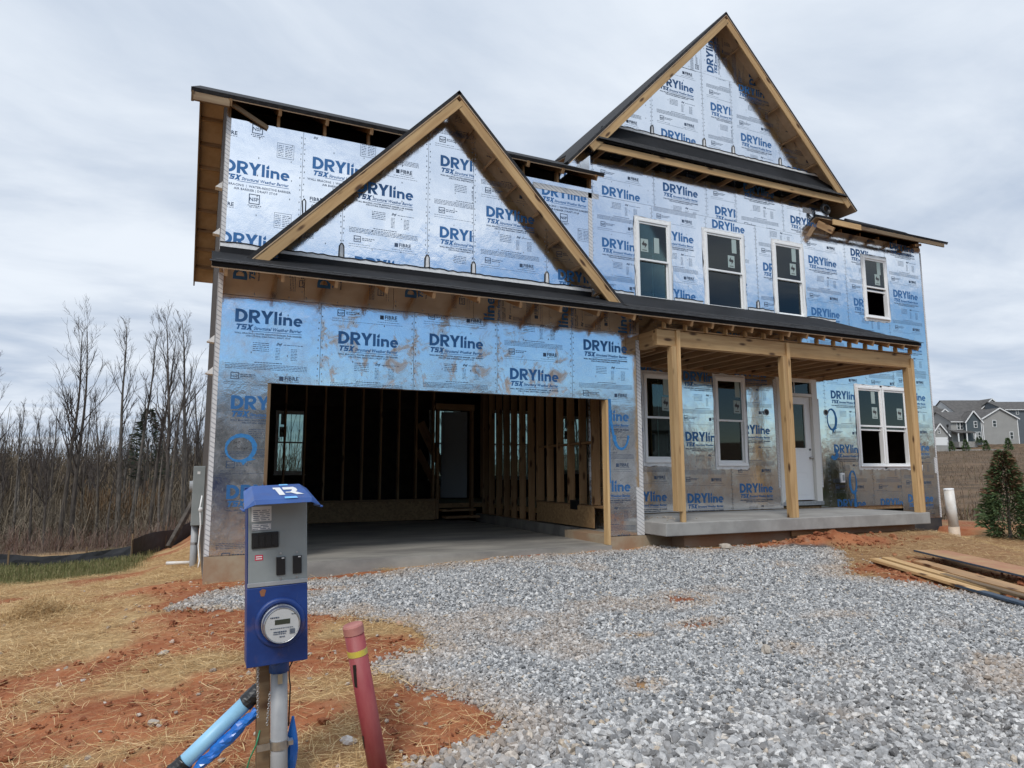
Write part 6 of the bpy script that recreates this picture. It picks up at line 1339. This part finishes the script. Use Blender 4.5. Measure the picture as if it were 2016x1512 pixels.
# ================================================================== houses on the hill (local frame: x along the image plane, y away)
HX, HY = Vector((0.908, -0.418, 0)), Vector((0.418, 0.908, 0))
def far_frame(px_, py_, d):
    return CAM + (c_f + c_r * ((px_ - 1008) / 1339.25) - c_u * ((py_ - 756) / 1339.25)) * d
for nm, c_ in dict(sid_grey=(.30, .295, .28), sid_dark=(.075, .095, .105), sid_white=(.52, .52, .51), sid_light=(.40, .40, .385), sid_blue=(.10, .115, .13)).items(): M[nm] = pm(nm + '_siding', c_, tuple(q * .92 for q in c_), scale=.6, rough=.8)
M['shingle_grey'] = pm('grey_shingle', (.105, .098, .092), (.075, .070, .067), scale=1.2, rough=.95); M['far_glass'] = pm('far_window_glass', (.03, .035, .04), rough=.1); M['far_white'] = pm('far_white_trim', (.70, .70, .69), rough=.6)
def far_house(name, label, px0, base, d, body, scale_px=True, cat='house', grp='houses on the hill'):
    """body: list of ('gable'|'wing', x0,x1,eave,apex,depth0,depth1,siding, windows) in pixels about (px0, base)"""
    org = far_frame(px0, base, d); h_ = empty(name, tuple(org)); h_.rotation_euler = (0, 0, math.atan2(HX.y, HX.x)); tag(h_, label, cat, grp); k = d / 1339.25
    for kind, x0, x1, ev_, ap, d0, d1, sid, wins in body:
        a, b = (x0 - px0) * k, (x1 - px0) * k; e, t_ = (base - ev_) * k, (base - ap) * k
        if kind == 'gable':         # ridge runs away from the viewer
            mx = (a + b) / 2; MB().poly_y([(a, -1.5), (b, -1.5), (b, e), (mx, t_), (a, e)], d0, d1).build('wall', M[sid], h_)
            for s, xe in ((-1, a), (1, b)):
                ex_ = xe + s * .45; ez = e - .45 * (t_ - e) / (b - a) * 2
                MB().slab([(ex_, d0 - .4, ez + .06), (mx, d0 - .4, t_ + .06), (mx, d1 + .3, t_ + .06), (ex_, d1 + .3, ez + .06)], .16).build('roof', M['shingle_grey'], h_)
                p0, p1 = Vector((ex_, d0 - .42, ez - .06)), Vector((mx, d0 - .42, t_ - .06)); board('rake_trim', p0, p1, .05, .30, M['far_white'], h_)
            for s, xe in ((-1, a), (1, b)): MB().box(xe - .10, xe + .10, d0 - .06, d0 - .01, -1, e).build('corner_trim', M['far_white'], h_)
        elif kind == 'wing':        # ridge parallel to the viewer
            my = (d0 + d1) / 2; MB().box(a, b, d0, d1, -1.5, e).build('wall', M[sid], h_)
            MB().slab([(a - .3, d0 - .5, e), (b + .3, d0 - .5, e), (b + .3, my, t_), (a - .3, my, t_)], .16).build('roof', M['shingle_grey'], h_); MB().slab([(a - .3, d1 + .5, e), (b + .3, d1 + .5, e), (b + .3, my, t_), (a - .3, my, t_)], .16).build('roof', M['shingle_grey'], h_)
            MB().add([(a, d0, e), (a, d1, e), (a, my, t_ - .1), (b, d0, e), (b, d1, e), (b, my, t_ - .1)], [(0, 2, 1), (3, 4, 5)]).build('gable_wall', M[sid], h_)
            MB().box(a - .3, b + .3, d0 - .58, d0 - .5, e - .22, e).build('fascia', M['far_white'], h_)
        elif kind == 'porch':
            MB().slab([(a, d0, e), (b, d0, e), (b, d1, t_), (a, d1, t_)], .2).build('porch_roof', M['shingle_grey'], h_)
            for q in np.linspace(a + .2, b - .2, 3): MB().box(q - .12, q + .12, d0 + .1, d0 + .34, -1, e - .05).build('porch_column', M['far_white'], h_)
            MB().box(a, b, d0, d1, -1.2, .3).build('porch_floor', M['conc'], h_)
        for wn in wins:
            wx0, wx1, wz0, wz1 = [(q - px0) * k for q in wn[:2]] + [(base - q) * k for q in wn[2:4]]; dd = d0 - .10
            f_ = MB().box(wx0 - .13, wx1 + .13, dd, dd + .09, wz0 - .13, wz1 + .13).build('window' if len(wn) < 5 else 'garage_door', M['far_white'], h_)
            if len(wn) < 5:
                zm_ = (wz0 + wz1) / 2
                for za, zb_ in ((wz0, zm_ - .05), (zm_ + .05, wz1)): MB().box(wx0, wx1, dd - .02, dd + .01, za, zb_).build('pane', M['far_glass'], f_)
            elif wn[4] == 'g':
                for q in range(4): MB().box(wx0, wx1, dd - .02, dd + .01, wz0 + (wz1 - wz0) * q / 4 + .03, wz0 + (wz1 - wz0) * (q + 1) / 4 - .03).build('door_panel', M['far_white'], f_)
            elif wn[4] == 't':
                pass
    return h_
far_house('grey_house', 'grey house on the hill with a big plain gable wall at the right', 1950, 872, 180, [
    ('gable', 1938, 2007, 823, 803, 0, 14, 'sid_grey', [(1958, 1964, 840, 828), (1990, 1995.5, 864, 851)]),
    ('wing', 1882, 1938, 829, 806, 1.5, 13, 'sid_grey', [(1894.5, 1899, 844, 832), (1901, 1905, 844, 832)]),
    ('gable', 1906, 1936, 828, 808.5, 0.2, 3, 'sid_dark', [(1922, 1927, 841, 830), (1920, 1924.5, 863, 851), (1928, 1932.5, 863, 851)]),
    ('porch', 1878, 1914, 852, 846, -2.0, 1.4, 'sid_grey', [])])
far_house('garage_house', 'front-gabled garage wing with a pale door at the left of the hill houses', 1855, 876, 178, [
    ('gable', 1836, 1868, 855, 834, 0, 9, 'sid_grey', [(1842, 1865, 876, 862, 'g'), (1849, 1852, 853, 845)]), ('wing', 1850, 1884, 850, 828, 4, 14, 'sid_dark', [])])
far_house('pale_house', 'pale house with white gable behind the garage wing', 1868, 868, 205, [('gable', 1838, 1890, 828, 805, 0, 12, 'sid_white', []), ('wing', 1846, 1906, 815, 789, 8, 22, 'sid_light', [])])
far_house('tall_roofed_house', 'tall house with broad grey roof and pale gable behind the grey house', 1940, 866, 212, [('wing', 1886, 1968, 812, 783, 0, 14, 'sid_white', [(1893, 1896, 817, 813), (1898, 1901, 817, 813)]), ('gable', 1938, 1998, 810, 783, 2, 12, 'sid_light', [])])
far_house('blue_grey_house', 'blue-grey house cut by the right edge behind the grey house', 2010, 866, 205, [('wing', 1984, 2070, 806, 786, 0, 14, 'sid_blue', [(2006, 2010, 815, 807)])])
far_house('far_roof_house', 'farthest house roof showing at the left end of the hill row', 1846, 866, 240, [('gable', 1834, 1852, 812, 800, 0, 12, 'sid_white', [])])
# hill verge: street trees, lamp and kerb
for i, (px_, s, lb) in enumerate(((1874, .95, 'small evergreen street tree by the garage wing'), (1902, 1.1, 'small evergreen street tree before the porch'), (1942, 1.05, 'small evergreen street tree before the plain gable wall'), (1986, 1.25, 'small evergreen street tree nearest the right edge'), (1925, .6, 'low evergreen bush under the paired windows'), (1932, .6, 'low evergreen bush at the foot of the dark gable'))):
    p_ = far_frame(px_, 889 if i < 4 else 873, 166 if i < 4 else 177); t_ = empty('street_evergreen', (p_.x, p_.y, p_.z)); t_.scale = (s, s, s); tag(t_, lb, 'evergreen', 'small evergreens along the hill street'); o = bpy.data.objects.new('crown', small); COL.objects.link(o); o.parent = t_
    MB().tube([(0, 0, -1.6), (0, 0, 1.4)], .07, 5).build('trunk', M['bark'], t_)
p_ = far_frame(1869, 880, 170); lp = empty('street_lamp', tuple(p_)); tag(lp, 'black street lamp before the garage wing on the hill', 'street lamp'); MB().tube([(0, 0, -2), (0, 0, 4.9)], [.12, .08], 8).build('pole', M['black'], lp); MB().tube([(0, 0, 4.9), (0, 0, 5.1), (0, 0, 5.6), (0, 0, 5.75)], [.1, .25, .3, .05], 8).build('lantern', M['black'], lp)
p_ = far_frame(1866.5, 883, 165); sg = empty('street_sign', tuple(p_)); tag(sg, 'small white street sign below the lamp on the hill', 'sign'); MB().tube([(0, 0, -1.5), (0, 0, 2.2)], .04, 6).build('pole', M['galv'], sg); MB().box(-.28, .28, -.05, -.02, 1.5, 2.1).build('sign_plate', M['far_white'], sg)
a, b = far_frame(1825, 885, 172), far_frame(2080, 884, 172); n_ = (b - a).normalized(); up_ = Vector((0, 0, 1)); bk = HY * 1.6
kerb = MB().add([a, b, b + bk, a + bk, a + Vector((0, 0, -1.2)), b + Vector((0, 0, -1.2))], [(0, 1, 2, 3), (4, 5, 1, 0)]).build('pavement', M['conc'], None); tag(kerb, kind='structure')

# ================================================================== across the street behind the camera (they show in the foil and the panes)
road = MB().box(-60, 60, -19, -11.5, -0.78, -0.69).build('road', pm('asphalt', (.055, .055, .056), (.045, .045, .046), scale=3, rough=.9), None); tag(road, kind='structure')
for i, (cx_, sid, lb) in enumerate(((-16, 'sid_light', 'pale house across the street opposite the left corner'), (0, 'sid_grey', 'grey house straight across the street behind the camera'), (17, 'sid_dark', 'dark house across the street opposite the porch'), (33, 'sid_light', 'pale house across the street opposite the right end'))):
    h_ = empty('street_house', (cx_, -36, g1(cx_, -36))); tag(h_, lb, 'house', 'houses across the street')
    MB().box(-6, 6, -9, 0, -.5, 5.4).build('wall', M[sid], h_)
    MB().slab([(-6.4, .5, 5.3), (6.4, .5, 5.3), (6.4, -4.5, 7.9), (-6.4, -4.5, 7.9)], .18).build('roof', M['shingle_grey'], h_); MB().slab([(-6.4, -9.5, 5.3), (6.4, -9.5, 5.3), (6.4, -4.5, 7.9), (-6.4, -4.5, 7.9)], .18).build('roof', M['shingle_grey'], h_)
    MB().add([(-6, 0, 5.3), (-6, -9, 5.3), (-6, -4.5, 7.7), (6, 0, 5.3), (6, -9, 5.3), (6, -4.5, 7.7)], [(0, 1, 2), (3, 5, 4)]).build('gable_wall', M[sid], h_)
    MB().poly_y([(-5.6, -.5), (-.2, -.5), (-.2, 3.6), (-2.9, 6.6), (-5.6, 3.6)], 0, 1.6).build('garage_bay', M['sid_white'], h_)
    for s in (-1, 1): MB().slab([(-2.9 + s * 3.0, 1.9, 3.3), (-2.9, 1.9, 6.7), (-2.9, -2, 6.7), (-2.9 + s * 3.0, -2, 3.3)], .15).build('gable_roof', M['shingle_grey'], h_)
    MB().box(-5.1, -.7, 1.6, 1.66, -.4, 2.0).build('garage_door', M['far_white'], h_)
    for (wx, wz) in ((1.2, 1.0), (3.6, 1.0), (1.2, 3.5), (3.6, 3.5)):
        f_ = MB().box(wx - .1, wx + 1.1, 0, .06, wz - .1, wz + 1.6).build('window', M['far_white'], h_); MB().box(wx, wx + 1.0, .05, .07, wz, wz + 1.5).build('pane', M['far_glass'], f_)
print('panels', N_PANEL[0], 'gravel', N_GRAVEL, 'straw', N_STRAW, 'objects', len(bpy.data.objects))
